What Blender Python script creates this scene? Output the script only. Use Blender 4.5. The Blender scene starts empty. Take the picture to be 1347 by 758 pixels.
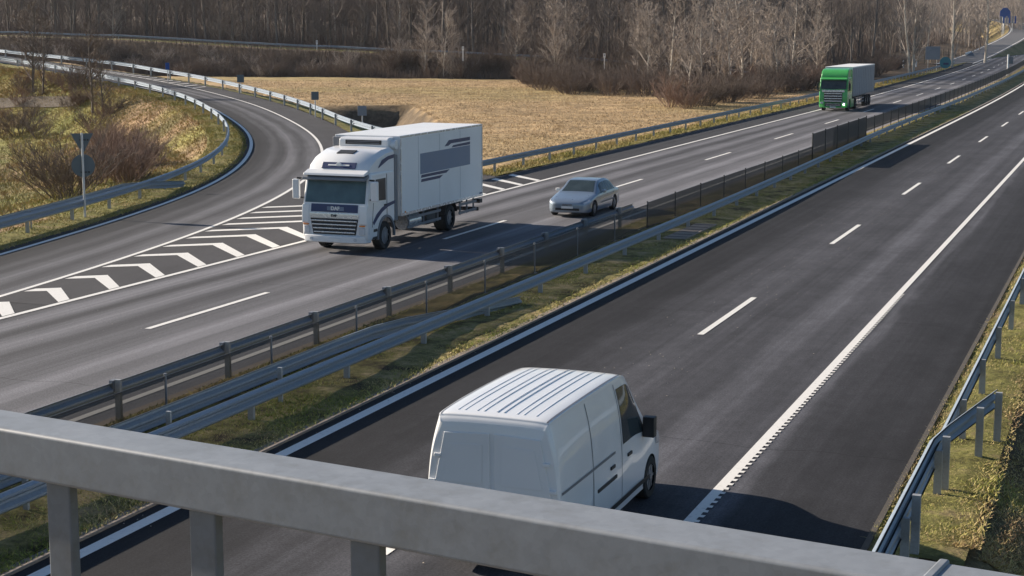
import bpy, bmesh, math, random
import numpy as np
from math import sin, cos, tan, atan, atan2, radians, pi, sqrt, hypot
from mathutils import Vector, Matrix
random.seed(7); rng = np.random.default_rng(7)
sc = bpy.context.scene
COL = sc.collection

# ------------------------------------------------------------------ camera, sky, sun, exposure
F = 2150.0; W0, H0 = 1347.0, 758.0; CAMH = 7.4
TH = atan((379 - 35) / F)
PSI = atan((1508 - 673.5) / (F / cos(TH)))
cam_d = bpy.data.cameras.new('Camera'); cam = bpy.data.objects.new('Camera', cam_d); COL.objects.link(cam)
cam.location = (0, 0, CAMH); cam.rotation_euler = (pi / 2 - TH, 0, 0)
cam_d.sensor_width = 36; cam_d.lens = 36 * F / W0; cam_d.clip_start = 0.05; cam_d.clip_end = 6000
sc.camera = cam
SUN_EL = radians(22); SUN_DIR = Vector((-.890 * cos(SUN_EL), .456 * cos(SUN_EL), sin(SUN_EL)))   # towards the sun
w = bpy.data.worlds.new('World'); sc.world = w; w.use_nodes = True
nt = w.node_tree; sky = nt.nodes.new('ShaderNodeTexSky'); sky.sky_type = 'NISHITA'; sky.sun_disc = False
sky.sun_elevation = SUN_EL; sky.sun_rotation = atan2(SUN_DIR.x, SUN_DIR.y)
sky.dust_density = 0.4; sky.ozone_density = 3.0; sky.air_density = 1.0
bg = nt.nodes['Background']; bg.inputs['Strength'].default_value = 0.06
nt.links.new(sky.outputs[0], bg.inputs[0])
sd = bpy.data.lights.new('Sun', 'SUN'); sun = bpy.data.objects.new('Sun', sd); COL.objects.link(sun)
sd.energy = 5.0; sd.angle = radians(0.5); sd.color = (1.0, .88, .73)
sun.rotation_euler = SUN_DIR.to_track_quat('Z', 'Y').to_euler(); sun.location = (-50, 20, 60)
vs = sc.view_settings; vs.view_transform = 'Standard'; vs.look = 'None'; vs.gamma = 1; vs.use_curve_mapping = False
vs.exposure = 0.95
sc.render.engine = 'CYCLES'; sc.render.resolution_x = 1024; sc.render.resolution_y = 576

# ------------------------------------------------------------------ coordinates
def at(px, py, z=0.0):
    "point of the photograph back onto the level z"
    cx = (px - 673.5) / F; cy = (py - 379) / F
    dx, dy, dz = cx, cos(TH) - cy * sin(TH), -sin(TH) - cy * cos(TH)
    t = (z - CAMH) / dz
    return Vector((dx * t, dy * t, z))
UX, UY = sin(PSI), cos(PSI)          # along the motorway
NX, NY = cos(PSI), -sin(PSI)         # to its right
def dev(a):
    if a < 140: return 0.0
    if a < 340: return -1.0e-4 * (a - 140) ** 2
    return -4 - .04 * (a - 340)
def ab(a, b, z=0.0, curve=True):
    if curve: b = b + dev(a)
    return Vector((a * UX + b * NX, a * UY + b * NY, z))
RISE_A = (0, 62, 72, 83, 95, 107, 120, 150, 180, 210, 240, 275, 330, 400); RISE_Z = (0, 0, .06, .32, .72, 1.05, 1.36, 1.94, 2.50, 2.98, 3.40, 3.84, 4.3, 4.7)
def rp(a, b, z=0.0):
    "slip road: plan position and height of a point measured on the level of the motorway (the slip road climbs)"
    h = float(np.interp(a, RISE_A, RISE_Z)) * min(1, max(0, (-b - 30) / 6)); k = (CAMH - h) / CAMH
    p = ab(a, b, 0, False); return Vector((p.x * k, p.y * k, h + z))
def lift(p):
    a = p.x * UX + p.y * UY; b = p.x * NX + p.y * NY; return rp(a, b)
HEAD_TO = atan2(-UY, -UX); HEAD_AWAY = atan2(UY, UX)

# ------------------------------------------------------------------ tagging
def tag(o, label=None, cat=None, group=None, kind=None):
    if label: o['label'] = label
    if cat: o['category'] = cat
    if group: o['group'] = group
    if kind: o['kind'] = kind
    return o
def empty(name, loc, rz=0.0):
    o = bpy.data.objects.new(name, None); COL.objects.link(o); o.location = loc; o.rotation_euler = (0, 0, rz)
    o.empty_display_size = .3
    return o
def copy_tree(o, parent=None):
    c = o.copy(); COL.objects.link(c); c.parent = parent
    for ch in list(o.children): copy_tree(ch, c)
    return c

# ------------------------------------------------------------------ mesh builder
class MB:
    def __init__(s): s.v = []; s.f = []; s.m = []; s.uv = {}; s.col = []
    def add(s, vs_, fs, mi=0):
        n = len(s.v); s.v += [tuple(p) for p in vs_]; s.f += [tuple(i + n for i in f) for f in fs]; s.m += [mi] * len(fs)
        return n
    def box(s, c, d, rz=0.0, ry=0.0, mi=0, taper=1.0):
        hx, hy, hz = d[0] / 2, d[1] / 2, d[2] / 2
        R = Matrix.Rotation(rz, 3, 'Z') @ Matrix.Rotation(ry, 3, 'Y'); C = Vector(c); P = []
        for z in (-hz, hz):
            k = taper if z > 0 else 1
            for x, y in ((-hx, -hy), (hx, -hy), (hx, hy), (-hx, hy)): P.append(C + R @ Vector((x * k, y * k, z)))
        s.add(P, [(3, 2, 1, 0), (4, 5, 6, 7), (0, 1, 5, 4), (1, 2, 6, 5), (2, 3, 7, 6), (3, 0, 4, 7)], mi); return s
    def tube(s, pts, r, seg=8, mi=0, cap=True):
        pts = [Vector(p) for p in pts]; rs = r if isinstance(r, (list, tuple)) else [r] * len(pts); base = len(s.v); n = len(pts)
        for i, p in enumerate(pts):
            t = (pts[min(i + 1, n - 1)] - pts[max(i - 1, 0)])
            if t.length < 1e-9: t = Vector((0, 0, 1))
            t.normalize(); a = t.orthogonal().normalized(); b = t.cross(a)
            if abs(t.z) < .95: a = t.cross(Vector((0, 0, 1))).normalized(); b = t.cross(a)
            for k in range(seg):
                q = 2 * pi * k / seg; s.v.append(tuple(p + rs[i] * (cos(q) * a + sin(q) * b)))
        for i in range(n - 1):
            for k in range(seg):
                k2 = (k + 1) % seg
                s.f.append((base + i * seg + k, base + i * seg + k2, base + (i + 1) * seg + k2, base + (i + 1) * seg + k)); s.m.append(mi)
        if cap:
            s.f.append(tuple(base + k for k in range(seg))[::-1]); s.m.append(mi)
            s.f.append(tuple(base + (n - 1) * seg + k for k in range(seg))); s.m.append(mi)
        return s
    def cyl(s, c, r, h, axis='z', seg=24, mi=0, r2=None):
        A = {'x': Vector((1, 0, 0)), 'y': Vector((0, 1, 0)), 'z': Vector((0, 0, 1))}[axis]; C = Vector(c)
        return s.tube([C - A * h / 2, C + A * h / 2], [r, r if r2 is None else r2], seg, mi)
    def prism_y(s, poly, y0, y1, mi=0):
        "polygon in (x, z) extruded in y"
        n = len(poly); P = [(x, y0, z) for x, z in poly] + [(x, y1, z) for x, z in poly]
        fs = [tuple(range(n)), tuple(range(2 * n - 1, n - 1, -1))] + [(i, i + n, (i + 1) % n + n, (i + 1) % n) for i in range(n)]
        s.add(P, fs, mi); return s
    def prism_x(s, poly, x0, x1, mi=0):
        n = len(poly); P = [(x0, y, z) for y, z in poly] + [(x1, y, z) for y, z in poly]
        fs = [tuple(range(n)), tuple(range(2 * n - 1, n - 1, -1))] + [(i, i + n, (i + 1) % n + n, (i + 1) % n) for i in range(n)]
        s.add(P, fs, mi); return s
    def prism_z(s, poly, z0, z1, mi=0):
        n = len(poly); P = [(x, y, z0) for x, y in poly] + [(x, y, z1) for x, y in poly]
        fs = [tuple(range(n)), tuple(range(2 * n - 1, n - 1, -1))] + [(i, i + n, (i + 1) % n + n, (i + 1) % n) for i in range(n)]
        s.add(P, fs, mi); return s
    def build(s, name, mats, parent=None, smooth=False, bevel=0.0, seg=2, fixn=True):
        me = bpy.data.meshes.new(name); me.from_pydata(s.v, [], s.f)
        if not isinstance(mats, (list, tuple)): mats = [mats]
        for m in mats: me.materials.append(m)
        if len(mats) > 1: me.polygons.foreach_set('material_index', s.m)
        if fixn:
            bm = bmesh.new(); bm.from_mesh(me); bmesh.ops.recalc_face_normals(bm, faces=bm.faces); bm.to_mesh(me); bm.free()
        me.update()
        o = bpy.data.objects.new(name, me); COL.objects.link(o); o.parent = parent
        if smooth:
            me.shade_smooth()
            try: me.set_sharp_from_angle(angle=radians(smooth if smooth is not True else 40))
            except Exception: pass
        if bevel:
            b = o.modifiers.new('Bevel', 'BEVEL'); b.width = bevel; b.segments = seg; b.limit_method = 'ANGLE'; b.angle_limit = radians(35)
            me.shade_smooth()
            try: b.harden_normals = True
            except Exception: pass
        return o

# ------------------------------------------------------------------ materials
def new_mat(name):
    m = bpy.data.materials.new(name); m.use_nodes = True
    return m, m.node_tree, m.node_tree.nodes['Principled BSDF']
def P(name, col, rough=.5, metal=0.0, var=.12, scale=6.0, bump=0.0, coat=0.0, dirt=0.0, dirtcol=(.12, .10, .08), spec=.5, stretch=None):
    "painted / metal / rubber surface with uneven tone, optional grime"
    m, t, b = new_mat(name); N = t.nodes; L = t.links
    tc = N.new('ShaderNodeTexCoord'); nz = N.new('ShaderNodeTexNoise'); nz.inputs['Scale'].default_value = scale; nz.inputs['Detail'].default_value = 5
    if stretch:
        mp = N.new('ShaderNodeMapping'); mp.inputs['Scale'].default_value = stretch; L.new(tc.outputs['Object'], mp.inputs[0]); L.new(mp.outputs[0], nz.inputs['Vector'])
    else: L.new(tc.outputs['Object'], nz.inputs['Vector'])
    mx = N.new('ShaderNodeMix'); mx.data_type = 'RGBA'
    c = col; mx.inputs[6].default_value = (*[x * (1 - var) for x in c], 1); mx.inputs[7].default_value = (*[min(1, x * (1 + var)) for x in c], 1)
    L.new(nz.outputs[0], mx.inputs[0]); out = mx.outputs[2]
    if dirt:
        n2 = N.new('ShaderNodeTexNoise'); n2.inputs['Scale'].default_value = scale * .45; n2.inputs['Detail'].default_value = 8; L.new(tc.outputs['Object'], n2.inputs['Vector'])
        cr = N.new('ShaderNodeMapRange'); cr.inputs[1].default_value = .45; cr.inputs[2].default_value = .75; cr.inputs[4].default_value = dirt; L.new(n2.outputs[0], cr.inputs[0])
        m2 = N.new('ShaderNodeMix'); m2.data_type = 'RGBA'; L.new(cr.outputs[0], m2.inputs[0]); L.new(out, m2.inputs[6]); m2.inputs[7].default_value = (*dirtcol, 1); out = m2.outputs[2]
    L.new(out, b.inputs['Base Color'])
    mr = N.new('ShaderNodeMapRange'); mr.inputs[3].default_value = max(.02, rough - .08); mr.inputs[4].default_value = min(1, rough + .1); L.new(nz.outputs[0], mr.inputs[0]); L.new(mr.outputs[0], b.inputs['Roughness'])
    b.inputs['Metallic'].default_value = metal; b.inputs['Coat Weight'].default_value = coat; b.inputs['Specular IOR Level'].default_value = spec
    if bump:
        bp = N.new('ShaderNodeBump'); bp.inputs['Strength'].default_value = bump; bp.inputs['Distance'].default_value = .01; L.new(nz.outputs[0], bp.inputs['Height']); L.new(bp.outputs[0], b.inputs['Normal'])
    return m

def road_mat(name, stops, lo, hi, tint=(1, 1, 1.03), streak=.25, patch=.12, rough=.85, spec=.15, cracks=0.0):
    "asphalt: brightness across the lane from stops (UV.x in metres), streaks along it (UV.y), grain"
    m, t, b = new_mat(name); N = t.nodes; L = t.links
    uv = N.new('ShaderNodeUVMap'); uv.uv_map = 'UVMap'; sx = N.new('ShaderNodeSeparateXYZ'); L.new(uv.outputs[0], sx.inputs[0])
    wob = N.new('ShaderNodeTexNoise'); mpw = N.new('ShaderNodeMapping'); mpw.inputs['Scale'].default_value = (.25, .03, 1); L.new(uv.outputs[0], mpw.inputs[0]); L.new(mpw.outputs[0], wob.inputs['Vector'])
    ad = N.new('ShaderNodeMath'); ad.operation = 'MULTIPLY_ADD'; ad.inputs[1].default_value = .7; L.new(wob.outputs[0], ad.inputs[0]); L.new(sx.outputs[0], ad.inputs[2])
    sb = N.new('ShaderNodeMath'); sb.operation = 'SUBTRACT'; sb.inputs[1].default_value = .35; L.new(ad.outputs[0], sb.inputs[0])
    mr = N.new('ShaderNodeMapRange'); mr.inputs[1].default_value = lo; mr.inputs[2].default_value = hi; L.new(sb.outputs[0], mr.inputs[0])
    cr = N.new('ShaderNodeValToRGB'); cr.color_ramp.interpolation = 'EASE'; L.new(mr.outputs[0], cr.inputs[0])
    E = cr.color_ramp.elements
    while len(E) < len(stops): E.new(.5)
    for e, (bb, val) in zip(E, stops):
        e.position = (bb - lo) / (hi - lo); e.color = (val, val, val, 1)
    for e, (bb, val) in zip(E, stops):
        e.position = (bb - lo) / (hi - lo); e.color = (val, val, val, 1)
    def noise(scx, scy, sc=1.0, det=4, rough_=.6):
        mp = N.new('ShaderNodeMapping'); mp.inputs['Scale'].default_value = (scx, scy, 1); L.new(uv.outputs[0], mp.inputs[0])
        nz = N.new('ShaderNodeTexNoise'); nz.inputs['Scale'].default_value = sc; nz.inputs['Detail'].default_value = det; nz.inputs['Roughness'].default_value = rough_; L.new(mp.outputs[0], nz.inputs['Vector']); return nz
    def modulate(prev, nz, amt, lo_=.3, hi_=.7):
        r = N.new('ShaderNodeMapRange'); r.inputs[1].default_value = lo_; r.inputs[2].default_value = hi_; r.inputs[3].default_value = 1 - amt; r.inputs[4].default_value = 1 + amt; L.new(nz.outputs[0], r.inputs[0])
        mu = N.new('ShaderNodeVectorMath'); mu.operation = 'SCALE'; L.new(prev, mu.inputs[0]); L.new(r.outputs[0], mu.inputs['Scale']); return mu.outputs[0]
    c = modulate(cr.outputs[0], noise(2.6, .018), streak)
    c = modulate(c, noise(9, .05), streak * .5)
    c = modulate(c, noise(.5, .25, 1, 6), patch)
    c = modulate(c, noise(26, 26, 1, 3, .9), .5)
    c = modulate(c, noise(7, 7, 1, 4, .8), .10)
    jy = N.new('ShaderNodeSeparateXYZ'); L.new(uv.outputs[0], jy.inputs[0]); jn = noise(.6, .05, 1, 2); ja = N.new('ShaderNodeMath'); ja.operation = 'MULTIPLY_ADD'; ja.inputs[1].default_value = .075; L.new(jy.outputs[1], ja.inputs[0]); jk = N.new('ShaderNodeMath'); jk.operation = 'MULTIPLY'; jk.inputs[1].default_value = .05; L.new(jn.outputs[0], jk.inputs[0]); L.new(jk.outputs[0], ja.inputs[2])
    jf = N.new('ShaderNodeMath'); jf.operation = 'FRACT'; L.new(ja.outputs[0], jf.inputs[0]); jl = N.new('ShaderNodeMath'); jl.operation = 'LESS_THAN'; jl.inputs[1].default_value = .0035; L.new(jf.outputs[0], jl.inputs[0])
    jr = N.new('ShaderNodeMapRange'); jr.inputs[3].default_value = 1; jr.inputs[4].default_value = .7; L.new(jl.outputs[0], jr.inputs[0]); jm = N.new('ShaderNodeVectorMath'); jm.operation = 'SCALE'; L.new(c, jm.inputs[0]); L.new(jr.outputs[0], jm.inputs['Scale']); c = jm.outputs[0]
    if cracks:
        c = modulate(c, noise(3, 1.6, 1, 8, .7), cracks)
    mu = N.new('ShaderNodeVectorMath'); mu.operation = 'MULTIPLY'; L.new(c, mu.inputs[0]); mu.inputs[1].default_value = tint
    L.new(mu.outputs[0], b.inputs['Base Color']); b.inputs['Roughness'].default_value = rough; b.inputs['Specular IOR Level'].default_value = spec
    bp = N.new('ShaderNodeBump'); bp.inputs['Strength'].default_value = .5; bp.inputs['Distance'].default_value = .006
    g = noise(34, 34, 1, 3, .8); L.new(g.outputs[0], bp.inputs['Height']); L.new(bp.outputs[0], b.inputs['Normal'])
    return m

def paint_line_mat():
    m, t, b = new_mat('road_paint'); N = t.nodes; L = t.links
    g = N.new('ShaderNodeNewGeometry'); n1 = N.new('ShaderNodeTexNoise'); n1.inputs['Scale'].default_value = 9; n1.inputs['Detail'].default_value = 9; n1.inputs['Roughness'].default_value = .8
    L.new(g.outputs['Position'], n1.inputs['Vector']); cr = N.new('ShaderNodeValToRGB'); L.new(n1.outputs[0], cr.inputs[0])
    cr.color_ramp.elements[0].position = .30; cr.color_ramp.elements[0].color = (.40, .39, .37, 1); cr.color_ramp.elements[1].position = .46; cr.color_ramp.elements[1].color = (.74, .72, .68, 1)
    L.new(cr.outputs[0], b.inputs['Base Color']); b.inputs['Roughness'].default_value = .6
    return m

def ground_mat(name, cols, scale=.12, bump=.6, fine=6.0, attr=None):
    "uneven vegetation or soil: three colours mixed by broad and fine noise; attr = colour attribute of the cover itself"
    m, t, b = new_mat(name); N = t.nodes; L = t.links
    g = N.new('ShaderNodeNewGeometry')
    n1 = N.new('ShaderNodeTexNoise'); n1.inputs['Scale'].default_value = scale; n1.inputs['Detail'].default_value = 9; n1.inputs['Roughness'].default_value = .65; L.new(g.outputs['Position'], n1.inputs['Vector'])
    n2 = N.new('ShaderNodeTexNoise'); n2.inputs['Scale'].default_value = fine; n2.inputs['Detail'].default_value = 6; n2.inputs['Roughness'].default_value = .7; L.new(g.outputs['Position'], n2.inputs['Vector'])
    if attr:
        at_ = N.new('ShaderNodeAttribute'); at_.attribute_name = attr; base = at_.outputs['Color']
        r = N.new('ShaderNodeMapRange'); r.inputs[1].default_value = .32; r.inputs[2].default_value = .68; r.inputs[3].default_value = .62; r.inputs[4].default_value = 1.35; L.new(n1.outputs[0], r.inputs[0])
        mu = N.new('ShaderNodeVectorMath'); mu.operation = 'SCALE'; L.new(base, mu.inputs[0]); L.new(r.outputs[0], mu.inputs['Scale']); col = mu.outputs[0]
    else:
        cr = N.new('ShaderNodeValToRGB'); L.new(n1.outputs[0], cr.inputs[0]); E = cr.color_ramp.elements; E.new(.5)
        for e, p_, c in zip(E, (.36, .5, .64), cols): e.position = p_; e.color = (*c, 1)
        for e, p_, c in zip(E, (.36, .5, .64), cols): e.position = p_; e.color = (*c, 1)
        col = cr.outputs[0]
    r2 = N.new('ShaderNodeMapRange'); r2.inputs[1].default_value = .3; r2.inputs[2].default_value = .7; r2.inputs[3].default_value = .6; r2.inputs[4].default_value = 1.4; L.new(n2.outputs[0], r2.inputs[0])
    m2 = N.new('ShaderNodeVectorMath'); m2.operation = 'SCALE'; L.new(col, m2.inputs[0]); L.new(r2.outputs[0], m2.inputs['Scale'])
    L.new(m2.outputs[0], b.inputs['Base Color']); b.inputs['Roughness'].default_value = .95; b.inputs['Specular IOR Level'].default_value = .15
    bp = N.new('ShaderNodeBump'); bp.inputs['Strength'].default_value = bump; bp.inputs['Distance'].default_value = .15; L.new(n2.outputs[0], bp.inputs['Height']); L.new(bp.outputs[0], b.inputs['Normal'])
    return m
def blade_mat(name):
    m, t, b = new_mat(name); a = t.nodes.new('ShaderNodeAttribute'); a.attribute_name = 'col'
    t.links.new(a.outputs['Color'], b.inputs['Base Color']); b.inputs['Roughness'].default_value = .8; b.inputs['Specular IOR Level'].default_value = .2
    return m
def galv(name, base=(.44, .46, .48), rough=.5, metal=.35):
    "hot-dip zinc: spangle, pale bloom and brown-grey stains"
    m, t, b = new_mat(name); N = t.nodes; L = t.links
    tc = N.new('ShaderNodeTexCoord'); vo = N.new('ShaderNodeTexVoronoi'); vo.inputs['Scale'].default_value = 90; L.new(tc.outputs['Object'], vo.inputs['Vector'])
    n1 = N.new('ShaderNodeTexNoise'); n1.inputs['Scale'].default_value = 17; n1.inputs['Detail'].default_value = 10; n1.inputs['Roughness'].default_value = .7; L.new(tc.outputs['Object'], n1.inputs['Vector'])
    cr = N.new('ShaderNodeValToRGB'); L.new(n1.outputs[0], cr.inputs[0]); E = cr.color_ramp.elements; E.new(.5)
    for e, p_, k in zip(E, (.33, .5, .68), ((.86, .84, .80), (.985, .99, .995), (1.07, 1.08, 1.09))): e.position = p_; e.color = (*[x * y for x, y in zip(base, k)], 1)
    for e, p_, k in zip(E, (.33, .5, .68), ((.86, .84, .80), (.985, .99, .995), (1.07, 1.08, 1.09))): e.position = p_; e.color = (*[x * y for x, y in zip(base, k)], 1)
    r = N.new('ShaderNodeMapRange'); r.inputs[3].default_value = .94; r.inputs[4].default_value = 1.06; L.new(vo.outputs['Color'], r.inputs[0])
    mu = N.new('ShaderNodeVectorMath'); mu.operation = 'SCALE'; L.new(cr.outputs[0], mu.inputs[0]); L.new(r.outputs[0], mu.inputs['Scale']); L.new(mu.outputs[0], b.inputs['Base Color'])
    r3 = N.new('ShaderNodeMapRange'); r3.inputs[3].default_value = rough - .1; r3.inputs[4].default_value = rough + .15; L.new(n1.outputs[0], r3.inputs[0]); L.new(r3.outputs[0], b.inputs['Roughness'])
    b.inputs['Metallic'].default_value = metal
    bp = N.new('ShaderNodeBump'); bp.inputs['Strength'].default_value = .12; bp.inputs['Distance'].default_value = .003; L.new(n1.outputs[0], bp.inputs['Height']); L.new(bp.outputs[0], b.inputs['Normal'])
    return m
def mesh_mat(name, col, alpha):
    "fine dark netting: thin threads with gaps, too small to resolve"
    m, t, b = new_mat(name); N = t.nodes; L = t.links
    b.inputs['Base Color'].default_value = (*col, 1); b.inputs['Roughness'].default_value = .8
    tr = N.new('ShaderNodeBsdfTransparent'); mx = N.new('ShaderNodeMixShader'); out = N['Material Output']
    nz = N.new('ShaderNodeTexNoise'); nz.inputs['Scale'].default_value = 1.3; r = N.new('ShaderNodeMapRange'); r.inputs[3].default_value = alpha - .1; r.inputs[4].default_value = alpha + .1; L.new(nz.outputs[0], r.inputs[0])
    L.new(r.outputs[0], mx.inputs[0]); L.new(tr.outputs[0], mx.inputs[1]); L.new(b.outputs[0], mx.inputs[2]); L.new(mx.outputs[0], out.inputs[0])
    return m
def emit(name, col, s):
    m, t, b = new_mat(name); b.inputs['Base Color'].default_value = (*col, 1); b.inputs['Emission Color'].default_value = (*col, 1); b.inputs['Emission Strength'].default_value = s
    return m
def glass_mat(name, col=(.02, .03, .035), rough=.06):
    m, t, b = new_mat(name); N = t.nodes; L = t.links
    tc = N.new('ShaderNodeTexCoord'); nz = N.new('ShaderNodeTexNoise'); nz.inputs['Scale'].default_value = 2.2; L.new(tc.outputs['Object'], nz.inputs['Vector'])
    mx = N.new('ShaderNodeMix'); mx.data_type = 'RGBA'; mx.inputs[6].default_value = (*col, 1); mx.inputs[7].default_value = (*[c * 2.4 + .01 for c in col], 1); L.new(nz.outputs[0], mx.inputs[0]); L.new(mx.outputs[2], b.inputs['Base Color'])  # lighter cloudy tone mixed in to imitate reflections in the glass
    b.inputs['Roughness'].default_value = rough; b.inputs['Specular IOR Level'].default_value = .3; return m

M = {}
M['white'] = P('white_lacquer', (.74, .75, .76), .32, var=.03, scale=1.5, coat=.5, dirt=.16, dirtcol=(.40, .38, .35))
M['box_white'] = P('box_panel_white', (.76, .77, .78), .38, var=.03, scale=.8, dirt=.28, dirtcol=(.48, .47, .45), stretch=(1, 1, 1))
M['silver'] = P('silver_paint', (.25, .31, .38), .3, metal=.55, var=.04, coat=.6, dirt=.15)
M['green'] = P('green_paint', (.07, .42, .10), .3, var=.06, coat=.5, dirt=.1)
M['navy'] = P('navy_livery', (.02, .035, .11), .4, var=.1)
M['bluegrey'] = P('blue_grey_livery', (.16, .21, .30), .45, var=.03, scale=2)
M['black'] = P('black_plastic', (.022, .022, .024), .55, var=.25)
M['rubber'] = P('tyre_rubber', (.02, .02, .02), .85, var=.3)
M['rim'] = P('wheel_rim', (.32, .33, .35), .4, metal=.6, var=.15, dirt=.4)
M['chrome'] = P('bright_trim', (.66, .68, .70), .25, metal=.6, var=.05)
M['greyp'] = P('grey_trim', (.16, .17, .19), .5, var=.1)
M['glass'] = glass_mat('tinted_glass')
M['truckglass'] = glass_mat('windscreen_glass', (.045, .075, .085), .1)
M['chassis'] = P('chassis_steel', (.045, .045, .05), .7, var=.3)
M['tarp'] = P('grey_tarpaulin', (.27, .28, .31), .6, var=.08, scale=1.2, dirt=.2)
M['lamp'] = P('lamp_glass', (.55, .57, .6), .12, var=.1, coat=1)
M['amber'] = P('amber_lamp', (.7, .22, .04), .3)
M['red'] = P('red_lamp', (.4, .02, .02), .3)
M['galv'] = galv('galvanised_rail', (.26, .31, .37), .45, .3)
M['galvpost'] = galv('galvanised_post', (.34, .35, .36), .55, .25)
M['railtop'] = galv('bridge_rail_zinc', (.235, .25, .27), .48, .08)
M['baluster'] = galv('baluster_zinc', (.15, .165, .185), .5, .2)
M['signback'] = P('sign_back_grey', (.10, .13, .15), .55, var=.1)
M['signwhite'] = P('white_marker', (.75, .75, .74), .5, var=.05)
M['signblue'] = P('blue_sign', (.01, .07, .30), .45, var=.05)
M['signteal'] = P('teal_sign', (.03, .20, .24), .45, var=.1)
M['pole'] = P('pole_grey', (.55, .55, .54), .5, var=.1)
M['mesh'] = mesh_mat('fine_netting', (.042, .036, .032), .80)
M['meshd'] = mesh_mat('dense_netting', (.040, .032, .030), .93)
M['kerbdirt'] = P('dirty_kerb', (.07, .06, .05), .9, var=.35, scale=5, bump=.3)
M['concrete'] = P('kerb_concrete', (.25, .205, .165), .9, var=.25, scale=3, bump=.3)
M['wood'] = P('weathered_wood', (.25, .19, .13), .85, var=.25)
M['line'] = paint_line_mat()
M['blade'] = blade_mat('grass_blades')
M['bark'] = P('bark_brown', (.12, .098, .08), .9, var=.4, scale=3)
M['bark2'] = P('bark_grey', (.18, .155, .135), .9, var=.35, scale=3)
M['birch'] = P('bark_pale', (.46, .42, .36), .8, var=.3, scale=4, dirt=.5, dirtcol=(.1, .09, .08))
M['twig'] = P('twig_brown', (.135, .10, .08), .9, var=.35, scale=.6)
M['twigwood'] = P('twig_wood', (.175, .142, .12), .9, var=.3, scale=.4)
M['twigpale'] = P('twig_pale_grey', (.33, .28, .24), .9, var=.25)
M['twigred'] = P('twig_red_brown', (.21, .135, .10), .9, var=.3)

# ------------------------------------------------------------------ polylines of the place, in road coordinates (a along, b to the right)
RIGHT_L, RIGHT_R = -14.05, -3.38
LEFT_R = -18.05
INNER = [(-10, -29.6), (20, -31.3), (36, -33.2), (43.3, -34.55), (50.4, -36.05), (56.8, -37.5), (60.5, -38.5), (65, -40), (70.6, -42.15), (76.4, -44.75), (85.5, -49.4), (90.8, -52.3), (98.3, -56.8), (107.2, -62.6), (116.6, -69.3), (125.7, -75.7), (133.2, -81.4), (140.1, -86.8), (146.3, -91.9), (158.1, -101.9), (166.3, -109.1), (187, -128.8), (208, -148.8), (225.5, -165.4), (254.5, -194.5), (300, -240), (380, -318)]
OUTER = [(-10, -27.3), (20, -27.6), (36.5, -29.05), (42.7, -30.05), (46.5, -30.7), (50.3, -31.42), (55.8, -32.75), (62.4, -34.75), (69, -37.1), (80, -41.7), (91, -47.5), (96, -50.35), (103, -54.65), (112.3, -60.9), (125.5, -70.1), (138.4, -79.6), (149, -88), (162, -98.6), (175.6, -110.2), (190.7, -123.5), (204.7, -136.3), (216.5, -147.5), (260, -190), (305, -234), (385, -312)]
IRAIL = [(8, -31.4), (20, -32.9), (32, -34.45), (40, -35.6), (46.2, -36.7), (50.2, -37.55), (54.7, -38.65), (58.8, -39.7), (63, -40.95), (66.7, -42.2), (71.9, -44.3), (76.06, -46.15), (81.2, -48.75), (86.9, -51.8), (95.2, -56.7), (106, -63.7), (110, -66.5), (117.8, -72), (124.5, -77), (132.2, -82.8), (138.9, -88.1), (145.3, -93.4), (156.8, -103.1), (165, -110.5), (186, -130.2), (206.7, -150.1), (224.3, -166.6), (253.2, -196), (300, -242.3)]
ORAIL = [(91.5, -41.6), (96, -45.5), (101, -49.7), (108, -54.9), (114.1, -58.9), (120, -62.9), (126.3, -67.3), (133, -72.3), (141, -78.3), (146.4, -82.5), (154.6, -89), (163, -95.9), (172.6, -103.9), (185.6, -114.9), (195.4, -123.5), (206, -133.2), (218, -144.2), (236, -160), (248, -172), (264, -189), (281, -206.5), (305, -232), (335, -263), (378, -306), (420, -350)]
def catmull(pts, n=8):
    pts = [np.array(p, float) for p in pts]; out = []
    for i in range(len(pts) - 1):
        p0 = pts[max(i - 1, 0)]; p1 = pts[i]; p2 = pts[i + 1]; p3 = pts[min(i + 2, len(pts) - 1)]
        d = max(1e-6, np.linalg.norm(p2 - p1)); m1 = (p2 - p0) / max(1e-6, np.linalg.norm(p2 - p0)) * d; m2 = (p3 - p1) / max(1e-6, np.linalg.norm(p3 - p1)) * d
        for k in range(n):
            t = k / n; out.append((2 * t**3 - 3 * t**2 + 1) * p1 + (t**3 - 2 * t**2 + t) * m1 + (-2 * t**3 + 3 * t**2) * p2 + (t**3 - t**2) * m2)
    out.append(pts[-1]); return out
def smooth_line(pts, step=2.0, it=30):
    "resample by arc length and relax, so measured points give an even bend"
    c = resample(catmull(pts, 8), step)
    for _ in range(it):
        c[1:-1] = .5 * c[1:-1] + .25 * (c[:-2] + c[2:])
    return c
def resample(pts, step):
    p = np.array(pts, float); d = np.r_[0, np.cumsum(np.linalg.norm(np.diff(p, axis=0), axis=1))]; n = max(2, int(round(d[-1] / step)) + 1)
    s = np.linspace(0, d[-1], n); return np.stack([np.interp(s, d, p[:, k]) for k in range(p.shape[1])], 1)
def offset(c, d):
    "shift a polyline to its right (in a,b: +b side when a grows)"
    t = np.gradient(c, axis=0); t /= np.linalg.norm(t, axis=1)[:, None]; nrm = np.stack([-t[:, 1], t[:, 0]], 1); return c + nrm * d
INNER_C = smooth_line(INNER); OUTER_C = smooth_line(OUTER); IRAIL_C = smooth_line(IRAIL); ORAIL_C = smooth_line(ORAIL)

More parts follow.
